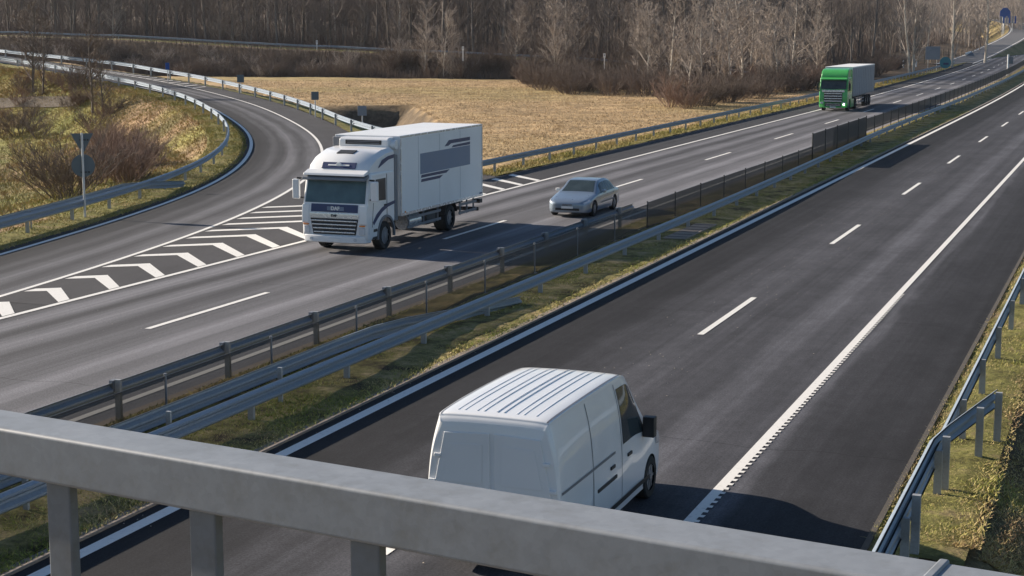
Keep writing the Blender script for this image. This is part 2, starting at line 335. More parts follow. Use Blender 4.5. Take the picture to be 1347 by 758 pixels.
def ribbon(mb_left, mb_right, name, mat, z=0.0, across=1, skirt=0.0, kind='structure', zf=None, parent=None, xf=None):
    "surface between two polylines of equal length (a,b); UV = metres across, metres along"
    L_, R_ = np.array(mb_left), np.array(mb_right); n = len(L_); verts = []; uvs = []; s = 0.0
    for i in range(n):
        if i: s += np.linalg.norm((L_[i] + R_[i]) / 2 - (L_[i - 1] + R_[i - 1]) / 2)
        wd = np.linalg.norm(R_[i] - L_[i])
        for k in range(across + 1):
            q = L_[i] + (R_[i] - L_[i]) * k / across
            p = xf(q[0], q[1], z) if xf else ab(q[0], q[1], z)
            if zf: p.z = p.z + zf(q[0], q[1], k / across)
            verts.append(p); uvs.append((wd * k / across, s))
    faces = [(i * (across + 1) + k, i * (across + 1) + k + 1, (i + 1) * (across + 1) + k + 1, (i + 1) * (across + 1) + k) for i in range(n - 1) for k in range(across)]
    nb = len(verts)
    if skirt:
        for i in range(n):
            for k in (0, across):
                p = verts[i * (across + 1) + k]; verts.append(Vector((p.x, p.y, p.z - skirt))); uvs.append(uvs[i * (across + 1) + k])
        for i in range(n - 1):
            faces.append((i * (across + 1), (i + 1) * (across + 1), nb + 2 * (i + 1), nb + 2 * i))
            faces.append((i * (across + 1) + across, nb + 2 * i + 1, nb + 2 * (i + 1) + 1, (i + 1) * (across + 1) + across))
    me = bpy.data.meshes.new(name); me.from_pydata([tuple(v) for v in verts], [], faces); me.materials.append(mat)
    ul = me.uv_layers.new(name='UVMap')
    idx = np.zeros(len(me.loops), int); me.loops.foreach_get('vertex_index', idx); ul.data.foreach_set('uv', np.array(uvs)[idx].ravel())
    me.update(); o = bpy.data.objects.new(name, me); COL.objects.link(o)
    if kind: o['kind'] = kind
    if parent: o.parent = parent
    return o
def straight(b0, b1, a0, a1, step=6.0):
    n = max(2, int((a1 - a0) / step) + 1); A = np.linspace(a0, a1, n)
    return [(a, b0) for a in A], [(a, b1) for a in A]

# ------------------------------------------------------------------ terrain
# embankment of the cross road: crest line in world coordinates with its height
EMB = np.array([(-330, 330, 6.6), (-170, 305, 6.5), (-88, 284, 6.1), (-64, 277, 5.4), (-42, 269.5, 4.3), (-20, 261, 3.5), (-1, 252, 2.8), (14, 245, 2.1), (26, 239, 1.5), (34, 235, .6)], float)
def seg_dist(X, Y, line):
    "distance to a polyline and the interpolated third column; sign: + on the left side of travel"
    best = np.full(X.shape, 1e9); val = np.zeros(X.shape); sg = np.zeros(X.shape)
    for p, q in zip(line[:-1], line[1:]):
        dx, dy = q[0] - p[0], q[1] - p[1]; L2 = dx * dx + dy * dy
        t = np.clip(((X - p[0]) * dx + (Y - p[1]) * dy) / L2, 0, 1); ex = X - p[0] - t * dx; ey = Y - p[1] - t * dy; d = np.hypot(ex, ey)
        m = d < best; best = np.where(m, d, best)
        if line.shape[1] > 2: val = np.where(m, p[2] + t * (q[2] - p[2]), val)
        sg = np.where(m, np.sign(dx * ey - dy * ex), sg)
    return best, val, sg
def ss(x, a, b):
    t = np.clip((x - a) / (b - a), 0, 1); return t * t * (3 - 2 * t)
def vnoise(X, Y, s, seed=0):
    "cheap smooth value noise"
    x = X / s; y = Y / s; xi = np.floor(x).astype(np.int64); yi = np.floor(y).astype(np.int64); fx = x - xi; fy = y - yi
    def h(i, j):
        n = (i * 374761393 + j * 668265263 + seed * 1442695041) & 0x7fffffff; n = ((n ^ (n >> 13)) * 1274126177) & 0x7fffffff; n = n ^ (n >> 16); return (n & 0xffff) / 65535.0
    fx = fx * fx * (3 - 2 * fx); fy = fy * fy * (3 - 2 * fy)
    return (h(xi, yi) * (1 - fx) + h(xi + 1, yi) * fx) * (1 - fy) + (h(xi, yi + 1) * (1 - fx) + h(xi + 1, yi + 1) * fx) * fy
def world_line(c): return np.array([tuple(rp(p[0], p[1]))[:2] for p in c])
IRAIL_3 = [tuple(rp(p[0], p[1])) for p in IRAIL_C]; ORAIL_3 = [tuple(rp(p[0], p[1])) for p in ORAIL_C]
CEN3 = np.array([tuple(rp(*((np.array(p) + q) / 2))) for p, q in zip(*[[c[int(i)] for i in np.linspace(0, len(c) - 1, 90)] for c in (IRAIL_C[IRAIL_C[:, 0] > 60], offset(OUTER_C, 4.2)[(OUTER_C[:, 0] > 66) & (OUTER_C[:, 0] < 300)])])])
HALF3 = 5.3
IR_W = world_line(IRAIL_C[::2]); OR_W = world_line(ORAIL_C[::2])
BERM = at(430, 160)     # foot of the shaded bank beside the slip road
def roadab(X, Y):
    A = X * UX + Y * UY; B = X * NX + Y * NY
    D = np.where(A < 140, 0, np.where(A < 340, -1e-4 * (A - 140) ** 2, -4 - .04 * (A - 340)))
    return A, B - D
def basin(X, Y):
    d, _, sg = seg_dist(X, Y, OR_W); A, B = roadab(X, Y)
    xe = np.interp(Y, [90, 128, 157], [-3.5, -5.0, -9.2])
    return np.minimum(np.minimum(np.where(sg < 0, d - .8, -1), 158 - Y + .9 * (vnoise(X, Y, 4, 12) - .5)), np.minimum(np.minimum(xe - X, Y - 96), -33.5 - B))
def terrain(X, Y):
    X = np.asarray(X, float); Y = np.asarray(Y, float); A, B = roadab(X, Y)
    z = np.full(X.shape, -.16) + .16 * (vnoise(X, Y, 9, 1) - .5) * ss(np.abs(B + 16), 16, 30) + .07 * (vnoise(X, Y, 2.3, 2) - .5)
    # right of the motorway: drop shaped to imitate a shadow on the verge
    Bn = B + .5 * (vnoise(X, Y, 2.2, 31) - .5); drop = ss(Bn, -1.65, .6) * 2.6
    near = 1 - ss(A - .8 * (B + 1.6), 31.5, 34.5); z -= np.where(B > -1.8, drop * near + (1 - near) * ss(B, 1.5, 6) * 1.5, 0)
    z -= np.where((B > -2.9) & (A < 22.5), ss(22.5 - A, 0, 2.0) * .9, 0)
    # inside the loop of the slip road the ground is lower
    d, _, sg = seg_dist(X, Y, IR_W); inside = (sg > 0) & (B < -28)
    z -= np.where(inside, ss(d, 1.2, 9) * .7, 0); z -= np.where(inside, ss(151 + 2.5 * (vnoise(X, Y, 9, 21) - .5) - Y, 0, 2.2) * 1.1 * ss(d, 5, 12), 0)
    # embankment of the cross road
    e, h, sg2 = seg_dist(X, Y, EMB); back = sg2 > 0
    prof = np.where(back, 1 - ss(e, 14, 40) * .35, 1 - ss(e, 3.5, 3.5 + 2.1 * h + 2))
    z += np.where(e < 200, h * prof, np.where(back, h * .65, 0)) * (1 - ss(B, -50, -38))
    # drainage basin beside the slip road, steep sides
    ins = basin(X, Y); z -= 2.3 * ss(ins, 0, 2.8)
    # wooded rise far behind
    z += ss(Y, 430, 700) * 26 * (1 - ss(B, -190, -110)) + ss(Y, 800, 1100) * 40
    # the slip road's own bank
    dc, hc, _ = seg_dist(X, Y, CEN3); bank = hc - .22 - np.maximum(0, dc - HALF3) * .62
    m = B < -31.5; z = np.where(m & (hc > .02), np.where(dc < HALF3, np.where(dc < HALF3, bank, z), np.maximum(z, bank)), z)
    return z
print('terrain prep')
xs = np.concatenate([np.arange(-1900, -420, 80), np.arange(-420, -200, 10), np.arange(-200, -70, 2), np.arange(-70, 42, .8), np.arange(42, 200, 2.5), np.arange(200, 420, 10), np.arange(420, 1900, 80)])
ys = np.concatenate([np.arange(-300, -20, 20), np.arange(-20, 10, 3), np.arange(10, 60, .7), np.arange(60, 180, 1.0), np.arange(180, 330, 1.8), np.arange(330, 600, 7), np.arange(600, 3000, 60)])
GX, GY = np.meshgrid(xs, ys); GZ = terrain(GX, GY)
nx, ny = len(xs), len(ys)
verts = np.stack([GX.ravel(), GY.ravel(), GZ.ravel()], 1)
ii = (np.arange(ny - 1)[:, None] * nx + np.arange(nx - 1)[None, :]).ravel(); faces = np.stack([ii, ii + 1, ii + nx + 1, ii + nx], 1)
def fast_mesh(name, verts, faces, mat, cols=None, smooth=True):
    me = bpy.data.meshes.new(name); nv = len(verts); nf = len(faces); k = faces.shape[1]
    me.vertices.add(nv); me.vertices.foreach_set('co', np.asarray(verts, np.float32).ravel()); me.loops.add(nf * k); me.loops.foreach_set('vertex_index', np.asarray(faces, np.int32).ravel())
    me.polygons.add(nf); me.polygons.foreach_set('loop_start', np.arange(0, nf * k, k, dtype=np.int32)); me.polygons.foreach_set('use_smooth', np.full(nf, smooth))
    me.update(calc_edges=True); me.materials.append(mat)
    if cols is not None:
        ca = me.color_attributes.new('col', 'FLOAT_COLOR', 'POINT'); ca.data.foreach_set('color', np.c_[cols, np.ones(len(cols))].astype(np.float32).ravel())
    o = bpy.data.objects.new(name, me); COL.objects.link(o); return o
def gz_fast(x, y):
    i = min(max(np.searchsorted(xs, x) - 1, 0), nx - 2); j = min(max(np.searchsorted(ys, y) - 1, 0), ny - 2); fx = (x - xs[i]) / (xs[i + 1] - xs[i]); fy = (y - ys[j]) / (ys[j + 1] - ys[j])
    return (GZ[j, i] * (1 - fx) + GZ[j, i + 1] * fx) * (1 - fy) + (GZ[j + 1, i] * (1 - fx) + GZ[j + 1, i + 1] * fx) * fy
def hit(px, py):
    "where the line of sight through a measured point meets the terrain"
    for k in range(240):
        G = 40 + k * 1.0; q = at(px, py, 0); d = q - Vector((0, 0, CAMH)); p = Vector((0, 0, CAMH)) + d * (G / d.y)
        if p.z < gz_fast(p.x, p.y): return Vector((p.x, p.y, gz_fast(p.x, p.y)))
    return q
# what grows where (colours of the cover, the basin's deepened as shade)
STRAW = np.array([.42, .295, .16]); GREEN = np.array([.125, .145, .04]); OLIVE = np.array([.27, .25, .08]); BROWN = np.array([.135, .098, .065]); SHADED_GRASS = np.array([.06, .052, .044]); DRY = np.array([.33, .22, .13])
def cover(X, Y):
    A, B = roadab(X, Y); n = vnoise(X, Y, 7, 5)[..., None]; n2 = vnoise(X, Y, 3, 6)[..., None]; n3 = vnoise(X, Y, 22, 8)[..., None]
    c = STRAW * (.86 + .3 * n) ; c = c * (1 - .35 * ss(n3, .45, .9)) + OLIVE * .35 * ss(n3, .45, .9)
    c = c * (1 - .25 * ss(n2, .5, .9)) + DRY * .25 * ss(n2, .5, .9)
    d, _, sg = seg_dist(X, Y, IR_W); ins = ((sg > 0) & (B < -28))[..., None]
    lp = OLIVE * (1 - ss(n, .4, .75)) + DRY * ss(n, .4, .75); lp = lp * (1 - .6 * ss(n2, .5, .8)) + GREEN * .6 * ss(n2, .5, .8)
    c = np.where(ins, lp, c)
    e, h, sg2 = seg_dist(X, Y, EMB); w_ = ((1 - ss(e, 3 + 2.1 * h + 3, 3 + 2.1 * h + 6)))[..., None]; w_ = np.where((sg2 > 0)[..., None], 1, w_); c = c * (1 - w_) + BROWN * w_ * (.7 + .6 * n)
    crest = ((e < 2.6) & (Y > 150) & (h > 1.0))[..., None]; c = np.where(crest, OLIVE * .8, c)
    bk = ss(basin(X, Y), -.2, .5)[..., None] * .8; c = c * (1 - bk) + SHADED_GRASS * bk  # basin cover: dark grass, with the hollow's shade put into its colour
    vr = ((B > -3.4) | ((B < -14) & (B > -18.2)))[..., None]; c = np.where(vr, OLIVE * .7 * (1 - n2) + BROWN * n2, c)
    return c
gc = cover(GX, GY).reshape(-1, 3)
g_o = fast_mesh('ground', verts, faces, ground_mat('ground_cover', None, .35, .8, 2.2, 'col'), gc); g_o['kind'] = 'structure'

# ------------------------------------------------------------------ roads
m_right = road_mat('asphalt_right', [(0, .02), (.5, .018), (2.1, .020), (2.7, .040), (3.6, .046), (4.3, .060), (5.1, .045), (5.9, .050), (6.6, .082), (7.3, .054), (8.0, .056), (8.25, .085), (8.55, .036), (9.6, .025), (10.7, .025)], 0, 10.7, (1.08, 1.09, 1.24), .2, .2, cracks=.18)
m_left = road_mat('asphalt_left', [(0, .045), (2.7, .048), (2.9, .065), (3.7, .17), (4.5, .062), (5.3, .155), (6.2, .07), (7.0, .12), (7.9, .10), (8.6, .19), (9.3, .11), (10.4, .19), (11.85, .17)], 0, 11.85, (.98, .975, 1.06), .22, .1)
m_ramp = road_mat('asphalt_ramp', [(0, .025), (.9, .028), (1.6, .036), (2.1, .070), (2.5, .05), (3.2, .125), (3.9, .06), (4.6, .12), (5.3, .06), (6.2, .045), (8.5, .045)], 0, 8.5, (.98, .975, 1.06), .2, .1)
m_gore = road_mat('asphalt_gore', [(0, .060), (8, .064)], 0, 8, (1.0, .98, 1.05), .06, .16)
m_far = road_mat('asphalt_far', [(0, .10), (8, .10)], 0, 8, (1, 1, 1.05), .1, .1)
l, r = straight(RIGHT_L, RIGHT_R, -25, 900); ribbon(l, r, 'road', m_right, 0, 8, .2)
l, r = straight(-29.9, LEFT_R, -25, 900); ribbon(l, r, 'road', m_left, 0, 8, .2)
N_ = 260
ic = resample(INNER_C, 1); oc = resample(OUTER_C, 1)
def pair(c1, c2, n=N_):
    def rs(c): d = np.r_[0, np.cumsum(np.linalg.norm(np.diff(c, axis=0), axis=1))]; s = np.linspace(0, d[-1], n); return np.stack([np.interp(s, d, c[:, k]) for k in (0, 1)], 1)
    return rs(c1), rs(c2)
# slip road: pavement from inner edge to a shoulder beyond the outer line
inner_edge = offset(INNER_C, -.55)
out_edge = offset(OUTER_C, 2.75)
i_, o_ = pair(inner_edge, OUTER_C); ribbon(i_, o_, 'slip_road', m_ramp, .004, 6, .2, xf=rp)
# shoulder & gore (darker, untrafficked)
half = OUTER_C[OUTER_C[:, 0] > 90]; he = offset(half, 2.75); ribbon(half, he, 'road_shoulder', m_gore, .003, 2, .2, xf=rp)
nose_l = [p for p in OUTER_C if 34 < p[0] < 93]; nose_l = np.array(nose_l)
nose_r = []
EDGE = np.array([(76, -29.9), (78, -32.3), (84, -37.3), (91, -43.2), (96, -47.2)])
for p in nose_l:
    a = p[0]
    if a < 72: nose_r.append((a + max(0, (a - 60)) * .35, -27.1 - max(0, a - 66) * .45))
    else:
        t = (a - 72) / 21; s_ = t * (len(EDGE) - 1); k = min(int(s_), len(EDGE) - 2); q = EDGE[k] + (EDGE[k + 1] - EDGE[k]) * (s_ - k); nose_r.append(tuple(q))
ribbon(nose_l, nose_r, 'road_gore', m_gore, .006, 4, .15, xf=rp)
# painted lines
def line_strip(c, w_, name='lane_line', z=.010):
    c = np.array(c); ribbon(offset(c, -w_ / 2), offset(c, w_ / 2), name, M['line'], z, xf=rp)
def sline(b, w_, a0, a1, z=.010): l, r = straight(b - w_ / 2, b + w_ / 2, a0, a1); ribbon(l, r, 'lane_line', M['line'], z)
sline(-13.70, .24, -20, 800); sline(-6.04, .17, -20, 800); sline(-27.02, .2, -20, 800); sline(-18.62, .18, -20, 800)
def joined(quads, name, z, xf=ab):
    v = []; f = []
    for q in quads:
        n = len(v); v += [tuple(xf(a, b, z)) for a, b in q]; f.append(tuple(range(n, n + len(q))))
    me = bpy.data.meshes.new(name); me.from_pydata(v, [], f); me.materials.append(M['line']); me.update()
    bm = bmesh.new(); bm.from_mesh(me); bmesh.ops.recalc_face_normals(bm, faces=bm.faces)
    for fc in bm.faces:
        if fc.normal.z < 0: fc.normal_flip()
    bm.to_mesh(me); bm.free()
    o = bpy.data.objects.new(name, me); COL.objects.link(o); o['kind'] = 'structure'; return o
def dashes(b, a_start, w_=.16, ln=5.9, per=17.95, n=40):
    joined([[(a_start + i * per, b - w_ / 2), (a_start + i * per + ln, b - w_ / 2), (a_start + i * per + ln, b + w_ / 2), (a_start + i * per, b + w_ / 2)] for i in range(-2, n)], 'lane_dashes', .010)
dashes(-9.70, 38.1); dashes(-22.68, 33.95, .17, 6.0, 18.9 * .98)
joined([[(a, -5.96), (a + .12, -5.96), (a + .12, -5.885 + random.uniform(-.012, .012)), (a, -5.885)] for a in np.arange(10, 46, .27)], 'rumble_teeth', .0105)
line_strip([p for p in INNER_C if p[0] < 330], .2); line_strip([p for p in OUTER_C if 8 < p[0] < 330], .17)
# chevrons in the nose between slip road and motorway
xo = OUTER_C[:, 0]; yo = OUTER_C[:, 1]
def Aline(a): return float(np.interp(a, xo, yo))
chev = []
for k in range(-3, 17):
    ar = 50.6 + (k - 6) * 2.36          # foot of the right arm
    w1 = .50
    mid = (-27.1 + Aline(ar + 1.5)) / 2 - .35; mid = max(mid, -29.55)
    if ar > 66: mid = -29.55
    h_ = -27.12 - mid; ax = ar + h_ * .98
    chev.append([(ar, -27.15), (ax, mid), (ax + w1 + .15, mid), (ar + w1, -27.15)])
    if ar < 62:
        tb = Aline(ax - .9) + .17; hl = mid - tb; tx = ax + .08 - hl * .85
        for _ in range(4): tb = Aline(tx) + .2; hl = mid - tb; tx = ax + .08 - hl * .9
        if hl > .15: chev.append([(ax, mid), (ax + w1 + .12, mid), (tx + w1 + .15, tb), (tx + .12, tb)])
joined(chev, 'gore_chevrons', .014, rp)
# bars on the shoulder of the slip road further up
bars = []
c = resample(OUTER_C[(OUTER_C[:, 0] > 172) & (OUTER_C[:, 0] < 262)], 6.4)
T = np.gradient(c, axis=0); T /= np.linalg.norm(T, axis=1)[:, None]; Nn = np.stack([-T[:, 1], T[:, 0]], 1)
for p, t, nn in zip(c, T, Nn):
    q0 = p + nn * .15; q1 = p + nn * 2.3 + t * 3.6; bars.append([tuple(q0), tuple(q0 + t * .95), tuple(q1 + t * .95), tuple(q1)])
joined(bars, 'shoulder_bars', .014, rp)
# concrete edge strips
l, r = straight(-14.25, -14.05, -20, 500); ribbon(l, r, 'kerb', M['concrete'], .035, 1, .15)
l, r = straight(-18.05, -17.83, -20, 500); ribbon(l, r, 'kerb', M['concrete'], .02, 1, .15)
l, r = straight(-3.39, -3.30, -20, 500); ribbon(l, r, 'kerb', M['kerbdirt'], .035, 1, .2)
# verges
def bump(a, b, amp=.05): return amp * (float(vnoise(np.array(a * 1.0), np.array(b * 1.0), .5, 3)) - .3) + .6 * amp * float(vnoise(np.array(a), np.array(b), 1.7, 4))
m_med = ground_mat('median_turf', ((.08, .06, .04), (.26, .23, .09), (.45, .34, .19)), 1.1, .9, 9)
m_verge = ground_mat('verge_turf', ((.11, .10, .035), (.20, .19, .06), (.27, .21, .11)), .9, .8, 9)
l, r = straight(-17.83, -14.25, -15, 420, .8); ribbon(l, r, 'median_ground', m_med, .02, 6, 0, zf=lambda a, b, t: bump(a, b, .08) * min(1, 6 * t, 6 * (1 - t) + .2))
l, r = straight(-3.30, -1.95, 22.6, 420, .8); ribbon(l, r, 'verge', m_verge, .0, 3, 0, zf=lambda a, b, t: bump(a, b, .07) * min(1, 4 * t) - .1 * max(0, t - .7))
l, r = straight(-31.9, -29.9, 76, 420, 1.0); ribbon(l, r, 'verge', m_verge, .0, 3, 0, zf=lambda a, b, t: bump(a, b, .06) - .14 * (1 - t))
ie = [p for p in offset(INNER_C, -.5) if p[0] < 330]; rl = resample(offset(IRAIL_C, -1.3), 1); n_ = 240
i2, r2 = pair(rl, np.array(ie), n_); ribbon(i2, r2, 'verge', m_verge, .0, 3, 0, zf=lambda a, b, t: bump(a, b, .06) * min(1, 3 * (1 - t)) - .3 * max(0, .35 - t), xf=rp)
o1 = offset(OUTER_C[(OUTER_C[:, 0] > 98) & (OUTER_C[:, 0] < 330)], 2.75); o2 = offset(OUTER_C[(OUTER_C[:, 0] > 98) & (OUTER_C[:, 0] < 330)], 5.0)
ribbon(o1, o2, 'verge', m_verge, .0, 3, 0, zf=lambda a, b, t: bump(a, b, .06) - .2 * t, xf=rp)

# exit road far ahead, climbing to the left
def slab_path(name, pts, wd, mat, skirt=5.0, line=True):
    c = catmull([tuple(p) for p in pts], 6); L_ = []; mb = MB(); n = len(c); P_ = []
    for i, p in enumerate(c):
        t = c[min(i + 1, n - 1)] - c[max(i - 1, 0)]; t[2] = 0; t /= np.linalg.norm(t); nn = np.array([t[1], -t[0], 0])
        P_ += [p - nn * (wd / 2 + 1.5 * skirt) - np.array([0, 0, skirt]), p - nn * wd / 2, p + nn * wd / 2, p + nn * (wd / 2 + 1.5 * skirt) - np.array([0, 0, skirt])]
    mb.add(P_, [(4 * i + k, 4 * i + k + 1, 4 * i + 4 + k + 1, 4 * i + 4 + k) for i in range(n - 1) for k in range(3)])
    mb.m = [1 if j % 3 != 1 else 0 for j in range(len(mb.f))]
    o = mb.build(name, [mat, M['embgrass']], smooth=False); o['kind'] = 'structure'
    if line:
        for s in (-1, 1):
            m2 = MB(); Q = []
            for i, p in enumerate(c):
                t = c[min(i + 1, n - 1)] - c[max(i - 1, 0)]; t[2] = 0; t /= np.linalg.norm(t); nn = np.array([t[1], -t[0], 0])
                for d in (-.15, .15): Q.append(p + nn * (s * (wd / 2 - .7) + d) + np.array([0, 0, .02]))
            m2.add(Q, [(2 * i, 2 * i + 1, 2 * i + 3, 2 * i + 2) for i in range(n - 1)]); q = m2.build('lane_line', M['line']); q['kind'] = 'structure'
    return o
M['embgrass'] = ground_mat('embankment_grass', ((.16, .14, .06), (.25, .20, .09), (.30, .22, .12)), .08, .4, 1)
M['farroad'] = P('far_asphalt', (.10, .10, .105), .8, var=.15, scale=.3)
def atg(px, py, G, dz=0):
    "point seen at px,py at forward distance G"
    cx = (px - 673.5) / F; cy = (py - 379) / F; k = G / (cos(TH) - cy * sin(TH)); return np.array((cx * k, G, CAMH + (-sin(TH) - cy * cos(TH)) * k))
slab_path('exit_road', [atg(1255, 82, 330) * [1, 1, 0] + [0, 0, -.04], atg(1285, 72, 400) * [1, 1, 0] + [0, 0, .35], atg(1314, 60, 455), atg(1333, 50, 510), atg(1343, 41, 560), atg(1338, 33, 610), atg(1318, 27.5, 650), atg(1280, 24, 690)], 8, M['farroad'])
slab_path('overpass_road', [atg(1270, 22, 720), atg(1310, 23, 730), atg(1347, 26, 735), atg(1400, 30, 735)], 8, M['farroad'])

pth = [hit(px, py) for px, py in ((-60, 142.5), (0, 141), (55, 139.5), (105, 137.5))]; pc = resample(catmull([tuple(p)[:2] for p in pth], 6), 1.0)
Vp = []; tq = np.gradient(pc, axis=0); tq /= np.linalg.norm(tq, axis=1)[:, None]
for k_ in (-.7, 0, .7): q_ = pc + np.stack([-tq[:, 1], tq[:, 0]], 1) * k_; Vp.append(np.c_[q_, terrain(q_[:, 0], q_[:, 1]) + .1])
n_ = len(pc); mbp = MB(); mbp.v = [tuple(v) for q_ in Vp for v in q_]; mbp.f = [(k_ * n_ + i, k_ * n_ + i + 1, (k_ + 1) * n_ + i + 1, (k_ + 1) * n_ + i) for k_ in (0, 1) for i in range(n_ - 1)]; mbp.m = [0] * len(mbp.f)
po = mbp.build('path', ground_mat('gravel_track', ((.08, .065, .05), (.12, .10, .08), (.10, .08, .06)), .8, .4, 8)); po['kind'] = 'structure'
# ------------------------------------------------------------------ guardrails
WP = [(0, .44), (.025, .44), (.082, .485), (.082, .525), (.012, .575), (.012, .615), (.082, .665), (.082, .705), (.025, .75), (0, .75)]
def beam_mesh(c3, side, zoff=0.0, prof=WP, zs=None, d0=.05):
    "W-beam swept along 3-D line; side=+1 puts it right of travel"
    c3 = np.array(c3); n = len(c3); t = np.gradient(c3, axis=0); t[:, 2] = 0; t /= np.linalg.norm(t, axis=1)[:, None]; nn = np.stack([t[:, 1], -t[:, 0], 0 * t[:, 0]], 1) * side
    loop = prof + [(d - .008, z) for d, z in reversed(prof)]; k = len(loop); V = []
    for i in range(n):
        for d, z in loop: V.append(c3[i] + nn[i] * (d + d0) + np.array([0, 0, z + zoff]))
    mb = MB(); mb.add(V, [(i * k + j, i * k + (j + 1) % k, (i + 1) * k + (j + 1) % k, (i + 1) * k + j) for i in range(n - 1) for j in range(k)] + [tuple(range(k))[::-1], tuple((n - 1) * k + j for j in range(k))]); return mb
POST = {}
def post_proto(h, sec):
    key = (h, sec)
    if key not in POST:
        mb = MB(); wx, wy = sec
        # C-section: web and two flanges
        mb.box((0, -wy / 2 + .004, h / 2 - .4), (wx, .008, h + .8)); mb.box((-wx / 2 + .004, .004, h / 2 - .4), (.008, wy - .008, h + .8)); mb.box((wx / 2 - .004, .004, h / 2 - .4), (.008, wy - .008, h + .8)); mb.box((0, 0, h + .001), (wx * .98, wy * .98, .006))
        o = mb.build('post', M['galvpost']); me = o.data; bpy.data.objects.remove(o); POST[key] = me
    return POST[key]
SPACER = None
def guardrail(name, label, cat, c2, side, spacing=4.0, h=.72, group=None, both=False, s0=0.0, zoff=0.0, zf=None, maxposts=95, spacer=False, sec=(.07, .12), d0=.05):
    "c2: world polyline (x,y) of the post line"
    c = resample(c2, 1.0); z = (lambda x, y: 0.0) if zf is None else zf
    c3 = np.array([(p[0], p[1], p[2] if len(p) > 2 else z(p[0], p[1])) for p in c]); o = Vector(c3[0]); root = empty(name, o); tag(root, label, cat, group)
    rel = c3 - np.array(o)
    b = beam_mesh(rel, side, zoff, d0=d0); b.build('beam', M['galv'], root, smooth=30)
    if both: beam_mesh(rel, -side, zoff).build('beam', M['galv'], root, smooth=30)
    d = np.r_[0, np.cumsum(np.linalg.norm(np.diff(rel[:, :2], axis=0), axis=1))]; s = s0; k = 0
    me = post_proto(h, sec)
    while s < d[-1] and k < maxposts:
        p = [np.interp(s, d, rel[:, j]) for j in range(3)]; i = min(np.searchsorted(d, s), len(d) - 1); i0 = max(i - 1, 0)
        an = atan2(rel[i, 1] - rel[i0, 1], rel[i, 0] - rel[i0, 0]) if i > i0 else atan2(rel[1, 1] - rel[0, 1], rel[1, 0] - rel[0, 0])
        po = bpy.data.objects.new('post', me); COL.objects.link(po); po.parent = root; po.location = p; po.rotation_euler = (random.uniform(-.012, .012), random.uniform(-.012, .012), an)
        if spacer:
            q = bpy.data.objects.new('spacer', spacer_mesh()); COL.objects.link(q); q.parent = po; q.location = (0, .06 * side * -1 * -1, 0)
            q.location = (0, -.10 * side, h - .12); 
        s += spacing; k += 1
    return root
def spacer_mesh():
    global SPACER
    if SPACER is None:
        mb = MB(); mb.box((0, 0, 0), (.16, .10, .22)); mb.cyl((0, 0, .08), .02, .16, 'y', 8); mb.cyl((.05, 0, -.02), .018, .16, 'y', 8); o = mb.build('spacer', M['greyp']); SPACER = o.data; bpy.data.objects.remove(o)
    return SPACER
def wl(pts, curve=True): return [tuple(ab(a, b, 0, curve))[:2] for a, b in pts]
lin = lambda b, a0, a1, n=60: [(a, b) for a in np.linspace(a0, a1, n)]
# L: the far side of the median, ends where the dense screen begins
guardrail('guardrail', 'steel guardrail with clamped posts along the left edge of the median, nearest the oncoming lanes', 'guardrail', wl(lin(-17.80, -6.5, 59.6)), -1, 4.0, .80, spacer=True, s0=0.1, zoff=.0, group=None)
# M: near side of the median
mpts = [(a, -15.4 - .9 * float(ss(np.array(a * 1.0), 55, 125))) for a in np.linspace(-5.6, 360, 140)]
guardrail('guardrail', 'long steel guardrail on the side of the median next to the dark near carriageway', 'guardrail', wl(mpts), 1, 4.0, .50, d0=.33)
# second beam behind it, dropping to the ground at its end
bk = [(a, -15.62, 0) for a in np.linspace(-5.6, 31, 40)] + [(33, -15.72, -.06), (35, -15.78, -.2), (37, -15.6, -.34), (38.5, -15.3, -.42), (40.5, -14.98, -.50)]
root = empty('guardrail', ab(*bk[0][:2])); tag(root, 'shorter rear beam of the median barrier, twisting down into the grass', 'guardrail')
rel = np.array([tuple(ab(a, b, z) - ab(*bk[0][:2])) for a, b, z in bk]); beam_mesh(rel, -1, .0, d0=.27).build('beam', M['galv'], root, smooth=30)
for a in np.arange(-4.0, 30, 4.0): MB().box(ab(a, -15.66, .35) - ab(*bk[0][:2]), (.05, .09, .75), pi / 2 - PSI).build('post', M['galvpost'], root)
# right verge
guardrail('guardrail', 'steel guardrail along the right grass verge, running on beyond the flared beam end', 'guardrail', wl(lin(-2.70, 22.71 - 4.0 * 4 + .05, 330, 120)), -1, 3.85, .74, maxposts=90)
fl = [(a, -2.74) for a in np.linspace(7, 26.2, 20)] + [(27.2, -2.62), (28.2, -2.45), (29.2, -2.28), (30.3, -2.09)]
fo = ab(*fl[0]); root = empty('guardrail', fo); tag(root, 'raised overlapping guardrail beam that flares off into the right grass verge', 'guardrail')
rel = np.array([tuple(ab(a, b) - fo) for a, b in fl]); beam_mesh(rel, -1, .13).build('beam', M['galv'], root, smooth=30)
for a, b, t in ((22.78, -2.64, 0), (18.8, -2.64, 0), (26.32, -2.62, 0), (28.6, -2.30, 0), (29.95, -2.10, 0)):
    q = bpy.data.objects.new('post', post_proto(.90, (.10, .12))); COL.objects.link(q); q.parent = root; q.location = ab(a, b) - fo; q.rotation_euler = (0, t, pi / 2 - PSI)
# left edge of the oncoming lanes
guardrail('guardrail', 'dark guardrail between the straw field and the shoulder of the oncoming lanes', 'guardrail', wl([(a, -30.85) for a in np.linspace(73.2, 330, 100)]), 1, 4.2, .73, s0=.6)
